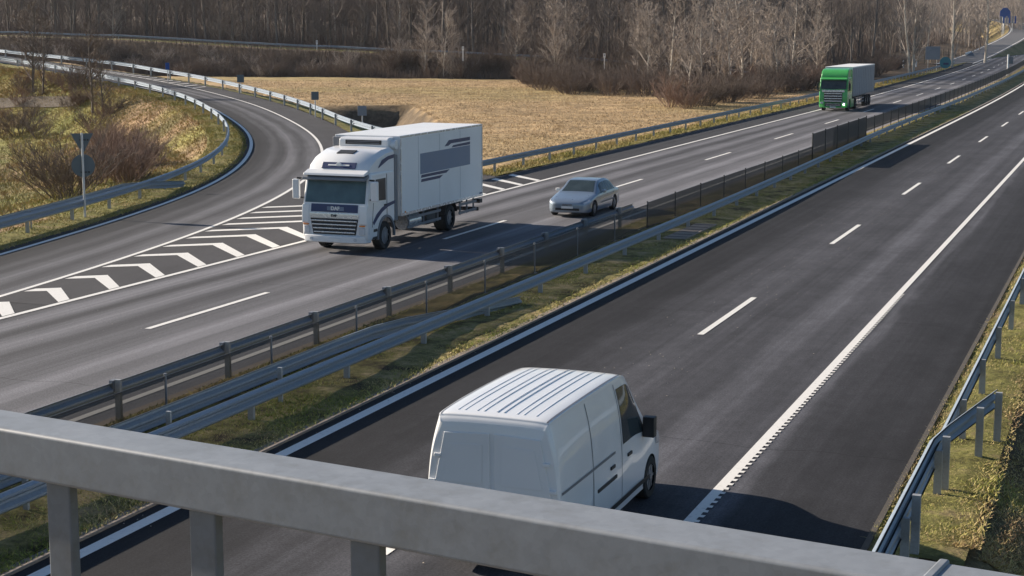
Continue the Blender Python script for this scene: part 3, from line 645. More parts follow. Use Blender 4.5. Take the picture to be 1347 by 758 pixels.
# slip road rails
irw = IRAIL_3; orw = ORAIL_3
guardrail('guardrail', 'curved guardrail around the grassy inside of the slip road bend', 'guardrail', irw, 1, 4.0, .73, s0=1.0)
guardrail('guardrail', 'sunlit white-looking guardrail along the outer edge of the slip road', 'guardrail', orw, 1, 4.0, .73, s0=2.0)
bc = IRAIL_C[(IRAIL_C[:, 0] < 60)]; bc = offset(bc, -.38); c3 = [tuple(rp(p[0], p[1])) for p in bc]
e_ = [ab(61.5, -40.55, -.12), ab(63.5, -41.0, -.3), ab(65.5, -41.35, -.45)]; c3 += [tuple(q) for q in e_]
c3 = np.array(c3); root = empty('guardrail', Vector(c3[0])); tag(root, 'rear guardrail beam behind the slip road sign post, dropping away at its end', 'guardrail')
beam_mesh(c3 - c3[0], -1, .02).build('beam', M['galv'], root, smooth=30)
for i in range(1, len(bc), 4):
    p = ab(bc[i][0], bc[i][1] + .03) - Vector(c3[0]); MB().box(p + Vector((0, 0, .3)), (.05, .08, .8), .2).build('post', M['galvpost'], root)
# cross road on the embankment
ec = EMB[:, :2] + np.array([0, -1.6]); ecs = resample(catmull([tuple(p) for p in EMB[:10, :2]], 5), 3.0)
def embz(x, y): return float(terrain(np.array([x]), np.array([y]))[0])
guardrail('guardrail', 'blue-grey guardrail along the top of the far wooded embankment', 'guardrail', [(p[0], p[1] - 2.0) for p in ecs], 1, 6.0, .73, zf=embz, maxposts=70)

# ------------------------------------------------------------------ netting on the median
def net_run(name, label, pts, h0, h1, mat, tops=None, thick=.022, pr=.024):
    o = ab(*pts[0]); root = empty(name, o); tag(root, label, 'fence')
    V = []; n = len(pts)
    for i, (a, b) in enumerate(pts):
        p = ab(a, b) - o
        for z in (h0, h1): V += [(p.x, p.y, z)]
    mb = MB(); mb.add(V, [(2 * i, 2 * i + 2, 2 * i + 3, 2 * i + 1) for i in range(n - 1)]); mb.build('netting', mat, root)
    mb = MB(); mb.tube([ab(a, b, h1) - o for a, b in pts], .012, 6); mb.build('top_wire', M['black'], root)
    for a, b in pts:
        p = ab(a, b) - o; m_ = MB(); m_.tube([(p.x, p.y, -.1), (p.x, p.y, h1 + .04)], pr, 8); m_.cyl((p.x, p.y, h1 + .045), pr * 1.25, .03, 'z', 8); m_.build('post', M['greyp'] if mat is M['mesh'] else M['black'], root)
        MB().box((p.x, p.y, .03), (.16, .16, .12), .3).build('footing', M['concrete'], root)
net_run('netting_fence', 'low fence of see-through dark netting in the middle of the median', [(a, -16.75) for a in np.arange(-3 + .6, 58, 4.0)], .03, .94, M['mesh'])
net_run('netting_fence', 'low dense black screen panels on the median beside the silver car lane', [(a, -16.75 + .28 * float(ss(np.array(a * 1.0), 60, 88))) for a in np.arange(57.6, 88.6, 3.85)], .03, 1.0, M['meshd'])
net_run('netting_fence', 'tallest section of black screen panels on the median below the green lorry', [(a, -16.45) for a in (88.2, 92.0, 95.8, 99.6, 103.4, 106.5)], .03, 1.68, M['meshd'], pr=.035)
net_run('netting_fence', 'long black raised barrier screen running along the far median', [(a, -17.35 - .3 * float(ss(np.array(a * 1.0), 150, 300))) for a in np.arange(100, 420, 4.0)][:78], .38, 1.22, M['meshd'], pr=.035)

# ------------------------------------------------------------------ bridge parapet in front
ZT = CAMH - .60
pa = at(0, 563.5, ZT); pb = at(1000, 734, ZT); tdir = (pb - pa).normalized(); ndir = Vector((-tdir.y, tdir.x, 0))   # ndir points away from the camera
if ndir.y < 0: ndir = -ndir
WID = .092
# depth of the face from the photograph's lower edge
cxx = 0; 
def plane_hit(px, py, off=0.0):
    cx = (px - 673.5) / F; cy = (py - 379) / F; d = Vector((cx, cos(TH) - cy * sin(TH), -sin(TH) - cy * cos(TH))); p0 = pa + ndir * off
    t = (p0 - Vector((0, 0, CAMH))).dot(ndir) / d.dot(ndir); return Vector((0, 0, CAMH)) + d * t
ZB = (plane_hit(160, 655).z + plane_hit(0, 626).z) / 2
root = empty('bridge_railing', pa - Vector((0, 0, 1.1))); tag(root, 'galvanised steel bridge parapet with a broad top rail, close in the foreground', 'railing')
ro = root.location; ang = atan2(tdir.y, tdir.x)
mb = MB(); cmid = pa + ndir * WID / 2 + tdir * 1.2; mb.box(Vector((cmid.x, cmid.y, (ZT + ZB) / 2)) - Vector(ro), (9.0, WID, ZT - ZB), ang)
mb.build('top_rail', M['railtop'], root, bevel=.006, seg=3)
wj = plane_hit(1213, 742); mb = MB(); q = Vector((wj.x, wj.y, 0)) + ndir * WID / 2; mb.box(Vector((q.x, q.y, (ZT + ZB) / 2)) - Vector(ro), (.012, WID + .006, ZT - ZB + .006), ang); mb.build('weld_seam', M['railtop'], root, bevel=.003)
sp = plane_hit(63, 700, .012); sp2 = plane_hit(250, 735, .012); step = (sp2 - sp); step.z = 0; step_l = step.length
bw = (plane_hit(93, 700, .012) - sp).length
for i in range(-4, 14):
    c_ = sp + tdir * (i * step_l + bw / 2); q = Vector((c_.x, c_.y, 0)) + ndir * (.009)
    MB().box(Vector((q.x, q.y, ZB - .42)) - Vector(ro), (bw, .018, .838), ang).build('baluster', M['baluster'], root, bevel=.003)
q = pa + ndir * WID / 2 + tdir * 1.2; MB().box(Vector((q.x, q.y, ZB - .86)) - Vector(ro), (9.0, .06, .05), ang).build('bottom_rail', M['railtop'], root, bevel=.004)
mb = MB(); q = pa + ndir * -.9 + tdir * 1.2; mb.box((q.x, q.y, ZB - 1.25), (40, 2.4, .7), ang); d_ = mb.build('bridge_deck', M['concrete'], bevel=.02); d_['kind'] = 'structure'

# ------------------------------------------------------------------ parametric car bodies
def cubic(a, t):
    "1-D Catmull-Rom of rows a at parameter t"
    n = len(a); i = min(int(t), n - 2); f = t - i; p0 = a[max(i - 1, 0)]; p1 = a[i]; p2 = a[i + 1]; p3 = a[min(i + 2, n - 1)]
    return p1 + .5 * f * (p2 - p0 + f * (2 * p0 - 5 * p1 + 4 * p2 - p3 + f * (3 * (p1 - p2) + p3 - p0)))
class Body:
    def __init__(s, st): s.st = np.array([[(x, y, z) for y, z in sec] for x, sec in st], float)   # stations x points x 3
    def pt(s, u, v):
        row = np.array([cubic(s.st[i], v) for i in range(max(0, int(u) - 1), min(len(s.st), int(u) + 4))]); base = max(0, int(u) - 1)
        p = cubic(row, u - base) if len(row) > 1 else row[0]; p = p.copy(); p[1] = max(p[1], 0); return p
    def nrm(s, u, v, e=.04):
        nu, nv = s.st.shape[0] - 1, s.st.shape[1] - 1
        du = s.pt(min(u + e, nu), v) - s.pt(max(u - e, 0), v); dv = s.pt(u, min(v + e, nv)) - s.pt(u, max(v - e, 0)); n = np.cross(du, dv); l = np.linalg.norm(n)
        if l < 1e-9: return np.array([0, 0, 1.])
        n = n / l; c = s.pt(u, v) - np.array([s.pt(u, v)[0], 0, .8])
        return n if n.dot(c) > 0 or abs(n.dot(c)) < 1e-9 and n[2] > 0 else -n
    def mesh(s, sub=5):
        nu = (s.st.shape[0] - 1) * sub + 1; nv = (s.st.shape[1] - 1) * sub + 1; mb = MB(); idx = {}
        for i in range(nu):
            for j in range(nv):
                p = s.pt(i / sub, j / sub)
                if j in (0, nv - 1): p[1] = 0
                idx[(i, j, 1)] = len(mb.v); mb.v.append(tuple(p))
                if j in (0, nv - 1): idx[(i, j, -1)] = idx[(i, j, 1)]
                else: idx[(i, j, -1)] = len(mb.v); mb.v.append((p[0], -p[1], p[2]))
        for i in range(nu - 1):
            for j in range(nv - 1):
                mb.f.append((idx[i, j, 1], idx[i + 1, j, 1], idx[i + 1, j + 1, 1], idx[i, j + 1, 1])); mb.f.append((idx[i, j, -1], idx[i, j + 1, -1], idx[i + 1, j + 1, -1], idx[i + 1, j, -1])); mb.m += [0, 0]
        for i in (0, nu - 1):
            lp = [idx[i, j, 1] for j in range(nv)] + [idx[i, j, -1] for j in range(nv - 2, 0, -1)]; mb.f.append(tuple(lp)); mb.m.append(0)
        return mb
    def patch(s, u0, u1, v0, v1, off=.006, n=8, sides=(1, -1), shape=None, m=6):
        "piece of skin lifted off the body; shape(s,t)->(s,t) may warp the unit square"
        mb = MB()
        for sd_ in sides:
            V = []
            for i in range(n + 1):
                for j in range(m + 1):
                    a_, b_ = i / n, j / m
                    if shape: a_, b_ = shape(a_, b_)
                    u = u0 + (u1 - u0) * a_; v = v0 + (v1 - v0) * b_; p = s.pt(u, v) + s.nrm(u, v) * off; V.append((p[0], sd_ * p[1], p[2]))
            mb.add(V, [(i * (m + 1) + j, i * (m + 1) + j + 1, (i + 1) * (m + 1) + j + 1, (i + 1) * (m + 1) + j) for i in range(n) for j in range(m)])
        return mb
def cut_wheels(o, xs_, r, width, z):
    for x in xs_:
        mb = MB(); mb.cyl((x, 0, z), r, width * 2, 'y', 36); c = mb.build('cutter', M['black'])
        c.parent = o.parent; bpy.context.view_layer.update()
        md = o.modifiers.new('cut', 'BOOLEAN'); md.operation = 'DIFFERENCE'; md.object = c; md.solver = 'EXACT'; md.material_mode = 'TRANSFER'
        dg = bpy.context.evaluated_depsgraph_get(); dg.update(); me = bpy.data.meshes.new_from_object(o.evaluated_get(dg), preserve_all_data_layers=True, depsgraph=dg)
        o.modifiers.clear(); old = o.data; o.data = me; bpy.data.objects.remove(c)
    o.data.shade_smooth()
    try: o.data.set_sharp_from_angle(angle=radians(38))
    except Exception: pass
def wheel(parent, x, y, r, wd, name='wheel', rimk=.62, spokes=7, dual=False):
    w_ = empty(name, (x, y, r)); w_.parent = parent; s = 1 if y > 0 else -1
    mb = MB(); prof = [(r * .62, -wd / 2), (r * .93, -wd / 2), (r, -wd * .38), (r, wd * .38), (r * .93, wd / 2), (r * .62, wd / 2)]; seg = 36; V = []
    for i in range(seg):
        q = 2 * pi * i / seg
        for rr, yy in prof: V.append((rr * cos(q), yy, rr * sin(q)))
    k = len(prof); mb.add(V, [(i * k + j, i * k + j + 1, ((i + 1) % seg) * k + j + 1, ((i + 1) % seg) * k + j) for i in range(seg) for j in range(k - 1)]); mb.build('tyre', M['rubber'], w_, smooth=35)
    mb = MB(); mb.cyl((0, s * wd * .30, 0), r * .63, .03, 'y', 32); mb.cyl((0, s * wd * .40, 0), r * .16, .06, 'y', 16)
    for i in range(spokes):
        q = 2 * pi * i / spokes; mb.box((r * .37 * cos(q), s * wd * .36, r * .37 * sin(q)), (r * .5, .03, r * .12), 0, -q)
    mb.build('rim', M['rim'], w_, bevel=.004)
    return w_

# ------------------------------------------------------------------ silver car
def sec(hw, zb, zs, zbelt, hwr, zr, zc, mid=None):
    "bottom centre, sill, lower side, shoulder, cant rail, roof edge, centre"
    return [(0, zb), (hw * .86, zb), (hw * .985, zb + .1), (hw, (zb + zbelt) / 2), (hw * .975, zbelt), (hwr + (hw * .97 - hwr) * .12, zr - (zr - zbelt) * .08), (hwr * .86, zr + (zc - zr) * .6), (hwr * .45, zc - .004), (0, zc)]
car_st = [(0.0, sec(.50, .26, 0, .46, .44, .52, .55)), (-.05, sec(.66, .20, 0, .52, .58, .58, .62)), (-.22, sec(.82, .18, 0, .60, .70, .65, .69)), (-.55, sec(.87, .18, 0, .68, .76, .73, .765)), (-1.00, sec(.88, .18, 0, .76, .78, .82, .845)), (-1.22, sec(.885, .18, 0, .79, .78, .87, .90)),
          (-1.62, sec(.885, .18, 0, .81, .68, 1.09, 1.125)), (-1.95, sec(.885, .18, 0, .83, .62, 1.28, 1.31)), (-2.5, sec(.885, .18, 0, .84, .60, 1.33, 1.355)), (-3.0, sec(.885, .18, 0, .85, .60, 1.31, 1.335)), (-3.4, sec(.88, .19, 0, .85, .62, 1.20, 1.23)), (-3.75, sec(.87, .20, 0, .83, .66, .95, .975)),
          (-4.1, sec(.85, .22, 0, .80, .70, .87, .895)), (-4.26, sec(.80, .25, 0, .74, .66, .83, .85)), (-4.32, sec(.72, .30, 0, .66, .58, .74, .76))]
t = empty('car', ab(60.25, -20.78, 0), HEAD_TO); tag(t, 'silver saloon car driving towards the camera in the lane beside the median', 'car')
B = Body(car_st); body = B.mesh(4).build('body', M['silver'], t); cut_wheels(body, (-.82, -3.42), .345, 1, .31)
MB().box((-2.1, 0, .34), (3.6, 1.3, .28)).build('underbody', M['black'], t)
B.patch(5.15, 6.95, 6.0, 8.0, .006, 10).build('windscreen', M['glass'], t, smooth=True)
B.patch(9.25, 11.0, 6.05, 8.0, .006, 10).build('rear_window', M['glass'], t, smooth=True)
for u0, u1, nm in ((5.9, 7.75, 'side_window'), (7.88, 9.2, 'side_window'), (9.3, 10.2, 'side_window')):
    for s in (1, -1): B.patch(u0, u1, 4.08, 4.88, .007, 8, (s,), shape=(lambda a, b: (a * (1 - 0) + (1 - a) * b * .25, b)) if u0 < 6 else ((lambda a, b: (a - a * b * .45, b)) if u0 > 9 else None)).build(nm, M['glass'], t, smooth=True)
for s in (1, -1):
    B.patch(1.2, 2.6, 4.0, 4.9, .008, 5, (s,)).build('headlight', M['lamp'], t, smooth=True)
    m_ = MB(); m_.box((-1.68, s * .97, .93), (.12, .17, .12)); m_.build('mirror', M['silver'] if s > 0 else M['signwhite'], t, bevel=.03)
    wheel(t, -.82, s * .79, .305, .19); wheel(t, -3.42, s * .79, .305, .19)
    B.patch(6.0, 9.8, 2.85, 3.05, .012, 12, (s,)).build('side_moulding', M['greyp'], t)
    m_ = MB(); m_.box((-2.45, s * .885, .76), (.17, .03, .03)); m_.box((-3.25, s * .885, .77), (.17, .03, .03)); m_.build('door_handle', M['silver'], t)
    B.patch(13.0, 13.9, 3.6, 4.6, .01, 4, (s,)).build('tail_light', M['red'], t)
m_ = MB(); m_.box((-.03, 0, .50), (.06, .44, .10)); m_.box((-.02, 0, .33), (.06, 1.0, .10)); m_.build('grille', M['black'], t, bevel=.015)
for i in range(3): MB().box((.003, 0, .475 + i * .025), (.012, .42, .008)).build('grille_bar', M['chrome'], t)
MB().box((.012, 0, .405), (.02, .48, .09)).build('number_plate', M['signwhite'], t, bevel=.004)

# ------------------------------------------------------------------ white van
def vsec(hw, zb, zbelt, hwt, zt, zc): return [(0, zb), (hw * .88, zb), (hw * .985, zb + .10), (hw, zb + (zbelt - zb) * .45), (hw * .99, zbelt), ((hw * .99 + hwt) / 2 + .025, zbelt + (zt - zbelt) * .55), (hwt, zt), (hwt - .055, zc - .022), (hwt * .5, zc - .004), (0, zc)]
van_st = [(0, vsec(.72, .30, .70, .52, .84, .86)), (-.06, vsec(.84, .24, .78, .62, .92, .95)), (-.25, vsec(.93, .22, .88, .72, 1.02, 1.05)), (-.6, vsec(.97, .22, .96, .80, 1.13, 1.16)), (-.82, vsec(.98, .22, 1.02, .82, 1.22, 1.25)),
          (-1.2, vsec(.985, .22, 1.12, .79, 1.62, 1.68)), (-1.55, vsec(.985, .22, 1.16, .78, 1.94, 2.01)), (-1.85, vsec(.985, .22, 1.18, .80, 2.10, 2.18)), (-2.3, vsec(.99, .22, 1.18, .82, 2.14, 2.235)), (-3.2, vsec(.99, .22, 1.18, .83, 2.15, 2.25)), (-4.3, vsec(.99, .22, 1.18, .83, 2.15, 2.245)), (-5.08, vsec(.985, .24, 1.18, .82, 2.12, 2.22)), (-5.20, vsec(.975, .27, 1.18, .80, 2.09, 2.17)), (-5.24, vsec(.95, .30, 1.17, .77, 2.04, 2.10))]
VAN_L = 5.23
t = empty('van', ab(19.95 + VAN_L, -7.93, 0), HEAD_AWAY); tag(t, 'white panel van seen from behind and above, driving away below the bridge railing', 'van')
B = Body(van_st); body = B.mesh(5).build('body', M['white'], t); cut_wheels(body, (-.92, -4.2), .375, 1, .34)
MB().box((-2.6, 0, .36), (4.4, 1.4, .26)).build('underbody', M['black'], t)
# pressed roof ribs
for k, y in enumerate((-.66, -.56, -.38, -.28, -.09, .01, .20, .30, .48, .58, .68)):
    for (x0, x1) in ((-2.02, -5.03),):
        m_ = MB(); n = 10
        for i in range(n):
            xa = x0 + (x1 - x0) * i / n; xb = x0 + (x1 - x0) * (i + 1) / n
            def rz(x): 
                u = np.interp(-x, [-q[0] for q in van_st], range(len(van_st))); zc = B.pt(u, 9)[2]; return zc - .016 * min(1, abs(y) / .7) - (.012 if abs(y) > .6 else 0)
            hgt = .014; wv = .012
            V = []
            for x in (xa, xb): z = rz(x); V += [(x, y - wv, z - .02), (x, y - wv * .5, z + hgt), (x, y + wv * .5, z + hgt), (x, y + wv, z - .02)]
            m_.add(V, [(0, 1, 5, 4), (1, 2, 6, 5), (2, 3, 7, 6)] + ([(0, 3, 2, 1)] if i == 0 else []) + ([(4, 5, 6, 7)] if i == n - 1 else []))
        m_.build('roof_rib', M['white'], t, smooth=25)
for s in (1, -1):
    B.patch(7.3, 11.5, 6.85, 7.0, .004, 14, (s,)).build('roof_gutter', M['greyp'], t)
B.patch(4.3, 6.9, 7.0, 9.0, .006, 10).build('windscreen', M['glass'], t, smooth=True)
for s in (1, -1):
    B.patch(5.1, 8.15, 4.1, 5.75, .007, 10, (s,), shape=lambda a, b: (a + (1 - a) * b * .38, b)).build('side_window', M['glass'], t, smooth=True)
    m_ = MB(); m_.tube([(-1.3, s * .93, 1.20), (-1.33, s * 1.02, 1.24)], .035, 8); m_.box((-1.34, s * 1.08, 1.27), (.15, .19, .32)); m_.build('mirror', M['black'], t, bevel=.03)
    B.patch(4.5, 11.6, 2.15, 2.42, .014, 22, (s,)).build('side_moulding', M['black'], t)
    B.patch(8.6, 11.3, 4.02, 4.09, .009, 18, (s,)).build('sliding_rail', M['greyp'], t)
    for xh in (-2.1, -2.95): m_ = MB(); m_.box((xh, s * .995, 1.02), (.2, .03, .05)); m_.build('door_handle', M['black'], t, bevel=.008)
    m_ = MB(); m_.box((-3.2, s * .997, .84), (.9, .02, .055)); m_.build('rub_strip', M['black'], t, bevel=.008)
    # door shut lines
    for u in (8.22, 9.55): B.patch(u, u + .025, 2.3, 6.0, .004, 1, (s,), m=14).build('door_gap', M['greyp'], t)
    B.patch(1.4, 3.0, 3.6, 4.6, .01, 6, (s,)).build('headlight', M['lamp'], t, smooth=True)
    wheel(t, -.92, s * .88, .34, .22); wheel(t, -4.2, s * .88, .34, .22)
    # rear
    m_ = MB(); m_.prism_x([(s * .03, .55), (s * .80, .55), (s * .86, .60), (s * .86, 1.16), (s * .70, 1.95), (s * .03, 1.98)], -5.235, -5.262); m_.build('rear_door', M['white'], t, bevel=.012)
    m_ = MB(); m_.prism_x([(s * .14, 1.26), (s * .73, 1.26), (s * .62, 1.80), (s * .14, 1.82)], -5.262, -5.270); m_.build('window_blank', M['white'], t, bevel=.006)
    for z in (.75, 1.25, 1.62): MB().box((-5.262, s * (.91 if z < 1.2 else .88 if z < 1.5 else .79), z), (.05, .10, .05)).build('hinge', M['white'], t, bevel=.01)
    MB().box((-5.245, s * .935, .80), (.04, .07, .55)).build('tail_light', M['red'], t, bevel=.015)
MB().box((-5.275, -.12, .98), (.02, .14, .06)).build('door_handle', M['black'], t)
MB().box((-5.27, 0, .68), (.015, .50, .11)).build('number_plate', M['signwhite'], t)
MB().box((-5.25, 0, .42), (.16, 1.75, .16)).build('rear_bumper', M['black'], t, bevel=.03)
MB().box((.0, 0, .62), (.05, .9, .16)).build('grille', M['black'], t, bevel=.02)

# ------------------------------------------------------------------ trucks
def text_mesh(txt, size, name, mat, parent, loc, rot, ext=.004, bold=0.0):
    c = bpy.data.curves.new(name, 'FONT'); c.body = txt; c.size = size; c.extrude = ext; c.align_x = 'CENTER'; c.align_y = 'CENTER'; c.offset = bold
    o = bpy.data.objects.new(name, c); COL.objects.link(o); bpy.context.view_layer.update(); dg = bpy.context.evaluated_depsgraph_get(); me = bpy.data.meshes.new_from_object(o.evaluated_get(dg)); bpy.data.objects.remove(o)
    me.materials.clear(); me.materials.append(mat); m_ = bpy.data.objects.new(name, me); COL.objects.link(m_); m_.parent = parent; m_.location = loc; m_.rotation_euler = rot; return m_
FRONT = (pi / 2, 0, pi / 2); LSIDE = (pi / 2, 0, pi)
def arc(cx, cz, r, a0, a1, n): return [(cx + r * cos(radians(a0 + (a1 - a0) * i / n)), cz + r * sin(radians(a0 + (a1 - a0) * i / n))) for i in range(n + 1)]
t = empty('lorry', ab(47.9, -24.63, 0), HEAD_TO); tag(t, 'white rigid box lorry with navy stripes driving towards the camera beside the chevrons', 'lorry')
hw = 1.2
# cab shell: side profile with wheel arch
prof = [(-.06, .42), (.0, .62), (.0, 1.30), (-.05, 1.62), (-.30, 2.52), (-.36, 2.66), (-2.18, 2.66), (-2.18, .95)] + arc(-1.42, .52, .60, 62, 178, 10) + [(-2.02 + .0, .42)][0:0] + [(-.84, .42)][0:0]
prof = [(-.06, .42), (.0, .62), (.0, 1.30), (-.05, 1.62), (-.30, 2.52), (-.36, 2.66), (-2.18, 2.66), (-2.18, .85), (-1.98, .85)] + arc(-1.42, .50, .60, 40, 140, 10)[::-1] + [(-.80, .42)]
m_ = MB(); m_.prism_y(prof, -hw, hw); m_.build('cab', M['white'], t, bevel=.10, seg=4)
# roof fairing lofted to the box
m_ = MB()
st = [(-.32, 1.08, 2.60, 2.70), (-.52, 1.12, 2.60, 2.98), (-.95, 1.15, 2.60, 3.20), (-1.5, 1.17, 2.60, 3.33), (-2.15, 1.18, 2.60, 3.38)]
V = []
for x, hh, z0, z1 in st: V += [(x, -hh, z0), (x, -hh, z1 - .12), (x, -hh + .16, z1), (x, 0, z1 + .03), (x, hh - .16, z1), (x, hh, z1 - .12), (x, hh, z0)]
m_.add(V, [(i * 7 + j, i * 7 + j + 1, (i + 1) * 7 + j + 1, (i + 1) * 7 + j) for i in range(4) for j in range(6)] + [tuple(range(7))[::-1], tuple(28 + j for j in range(7)), ] + [(i * 7, (i + 1) * 7, (i + 1) * 7 + 6, i * 7 + 6) for i in range(4)])
fair = m_.build('roof_fairing', M['white'], t, bevel=.03)
MB().box((-1.1, -.05, 3.27), (.34, .62, .03), 0, .25).build('roof_hatch', M['black'], t, bevel=.01)
m_ = MB(); m_.box((-.415, 0, 2.87), (.03, 1.25, .24), 0, -.62); m_.build('roof_emblem_panel', M['navy'], t, bevel=.05)
m_ = MB()
for s in (1, -1): m_.box((-.395, s * .22, 2.88), (.02, .34, .055), 0, -.62)
m_.cyl((-.395, 0, 2.88), .10, .03, 'x', 20); eo = m_.build('roof_emblem', M['signwhite'], t, bevel=.01)
# windscreen, visor
def front_panel(z0, z1, w0, w1, name, mat, off=.012, bev=.01, x_of=None):
    xz = lambda z: np.interp(z, [.42, .62, 1.30, 1.62, 2.52, 2.66], [-.06, 0, 0, -.05, -.30, -.36]) + off
    m_ = MB(); zs = np.linspace(z0, z1, 5); V = []
    for z in zs:
        ww = w0 + (w1 - w0) * (z - z0) / (z1 - z0)
        for q in (-1, -.6, 0, .6, 1): V.append((xz(z) - .05 * abs(q) ** 3 * 0, q * ww, z))
    V2 = [(x - .03, y, z) for x, y, z in V]; F_ = [(i * 5 + j, i * 5 + j + 1, i * 5 + 6 + j, i * 5 + 5 + j) for i in range(4) for j in range(4)]
    m_.add(V + V2, F_ + [tuple(25 + k for k in f[::-1]) for f in F_] + [(j, 25 + j, 26 + j, j + 1) for j in range(4)] + [(20 + j, 21 + j, 46 + j, 45 + j) for j in range(4)] + [(i * 5, i * 5 + 5, i * 5 + 30, i * 5 + 25) for i in range(4)] + [(i * 5 + 4, i * 5 + 29, i * 5 + 34, i * 5 + 9) for i in range(4)])
    return m_.build(name, mat, t, bevel=bev)
front_panel(1.66, 2.44, 1.10, 1.07, 'windscreen', M['truckglass'])
m_ = MB(); m_.prism_y([(-.27, 2.60), (.02, 2.50), (.05, 2.42), (.03, 2.40), (-.27, 2.50)], -1.16, 1.16); m_.build('sun_visor', M['greyp'], t, bevel=.02)
m_ = MB(); m_.prism_y([(-.34, 2.74), (-.02, 2.64), (.02, 2.56), (-.30, 2.60)], -1.12, 1.12); m_.build('roof_lip', M['white'], t, bevel=.02)
for s in (1, -1):
    m_ = MB(); m_.tube([(-.23, s * .42, 1.68), (-.16 - .03, s * .02, 1.80)], .008, 5); m_.build('wiper', M['black'], t)
front_panel(1.36, 1.62, .86, .86, 'front_emblem_panel', M['navy'], .014)
m_ = MB(); m_.box((.005, .05, 1.48), (.012, .62, .13)); m_.build('front_emblem', M['bluegrey'], t, bevel=.03)
text_mesh('DAF', .17, 'lettering', M['signwhite'], t, (.03, .05, 1.485), FRONT, bold=.006)
front_panel(1.16, 1.34, .90, .90, 'badge_strip', M['chrome'], .02)
text_mesh('DAF', .11, 'lettering', M['black'], t, (.035, 0, 1.25), FRONT, bold=.003)
front_panel(.62, 1.15, .78, .88, 'grille', M['black'], .012)
for i in range(4): m_ = MB(); m_.box((.035, 0, .70 + i * .125), (.03, 1.5 + i * .06, .045)); m_.build('grille_slat', M['chrome'], t, bevel=.012)
m_ = MB(); m_.prism_z([(-.30, -1.21), (.0, -1.12), (.10, -.85), (.12, 0), (.10, .85), (.0, 1.12), (-.30, 1.21)], .36, .60); m_.build('bumper', M['white'], t, bevel=.035)
MB().box((.135, 0, .46), (.012, .52, .11)).build('number_plate', M['signwhite'], t)
for s in (1, -1):
    m_ = MB(); m_.prism_z([(-.14, s * 1.215), (.035, s * 1.10), (.05, s * .90), (-.1, s * .90)], .64, .88); m_.build('headlight', M['lamp'], t, bevel=.02)
    m_ = MB(); m_.box((.03, s * 1.03, .94), (.04, .20, .045)); m_.build('indicator', M['amber'], t, bevel=.008)
    m_ = MB(); m_.cyl((.10, s * .80, .475), .055, .03, 'x', 14); m_.build('fog_light', M['lamp'], t)
    m_ = MB(); m_.prism_y([(-.10, 1.55), (-.06, 1.05), (-.02, .95), (.025, 1.0), (.02, 1.35), (-.02, 1.60)], s * .93, s * 1.19); m_.build('corner_deflector', M['white'], t, bevel=.02)
    # mirrors
    m_ = MB(); m_.tube([(-.30, s * 1.18, 2.42), (-.10, s * 1.42, 2.44)], .03, 8); m_.tube([(-.26, s * 1.18, 1.78), (-.10, s * 1.42, 1.80)], .025, 8); m_.build('mirror_arm', M['black'], t)
    m_ = MB(); m_.box((-.10, s * 1.44, 2.08), (.16, .24, .66)); m_.build('mirror', M['white'], t, bevel=.04)
    # side window, door, handle
    m_ = MB(); m_.prism_y([(-.52, 1.72), (-1.42, 1.68), (-1.42, 2.42), (-.68, 2.42), (-.44, 1.86)], s * 1.195, s * 1.212); m_.build('side_window', M['glass'], t)
    m_ = MB(); m_.prism_y([(-1.50, .86), (-1.535, .86), (-1.535, 2.55), (-1.50, 2.55)], s * 1.195, s * 1.206); m_.prism_y([(-.36, .86), (-.385, .86), (-.50, 1.66), (-.475, 1.66)], s * 1.195, s * 1.206); m_.build('door_gap', M['black'], t)
    m_ = MB(); m_.box((-1.38, s * 1.215, 1.52), (.20, .03, .05)); m_.build('door_handle', M['black'], t, bevel=.008)
    m_ = MB(); pts = [(-.42, 1.02), (-.70, 1.26), (-1.10, 1.44), (-1.60, 1.55), (-2.17, 1.60), (-2.17, 1.50), (-1.60, 1.43), (-1.15, 1.30), (-.80, 1.12), (-.50, .92)]; m_.prism_y(pts, s * 1.195, s * 1.208); m_.build('livery_swoosh', M['navy'], t)
    m_ = MB(); pts = [(-.95, 2.78), (-1.25, 3.02), (-1.7, 3.12), (-2.12, 3.15), (-2.12, 3.03), (-1.7, 3.0), (-1.35, 2.90)]; m_.prism_y(pts, s * 1.17, s * 1.19); m_.build('roof_livery', M['navy'], t)
    m_ = MB(); m_.prism_y([(-2.20, .9), (-2.42, .9), (-2.42, 3.1), (-2.20, 3.15)], s * 1.14, s * 1.18); m_.build('side_fairing', M['greyp'], t)
    m_ = MB(); m_.box((-.60, s * 1.14, .50), (.42, .12, .10)); m_.box((-.62, s * 1.17, .74), (.30, .07, .10)); m_.build('step', M['black'], t, bevel=.01)
    # arch lip
    m_ = MB(); A1 = arc(-1.42, .50, .68, -8, 188, 16); A2 = arc(-1.42, .50, .60, -8, 188, 16)
    m_.prism_y(A1 + A2[::-1], s * 1.16, s * 1.235); m_.build('wheel_arch', M['greyp'], t)
    wheel(t, -1.42, s * 1.03, .48, .30, spokes=10); wheel(t, -6.95, s * .94, .48, .50, spokes=10)
    m_ = MB(); A1 = arc(-6.95, .50, .62, 15, 165, 12); A2 = arc(-6.95, .50, .585, 15, 165, 12); m_.prism_y(A1 + A2[::-1], s * .68, s * 1.22); m_.build('mudguard', M['black'], t)
    for x0, x1 in ((-3.2, -6.1), (-7.8, -9.5)):
        m_ = MB()
        for z in (.55, .85): m_.box(((x0 + x1) / 2, s * 1.17, z), (x0 - x1, .03, .09))
        for x in (x0 - .2, (x0 + x1) / 2, x1 + .2): m_.box((x, s * 1.13, .80), (.06, .05, .65))
        m_.build('side_guard', M['greyp'], t)
m_ = MB(); m_.box((-5.9, -.40, .86), (8.0, .09, .26)); m_.box((-5.9, .40, .86), (8.0, .09, .26))
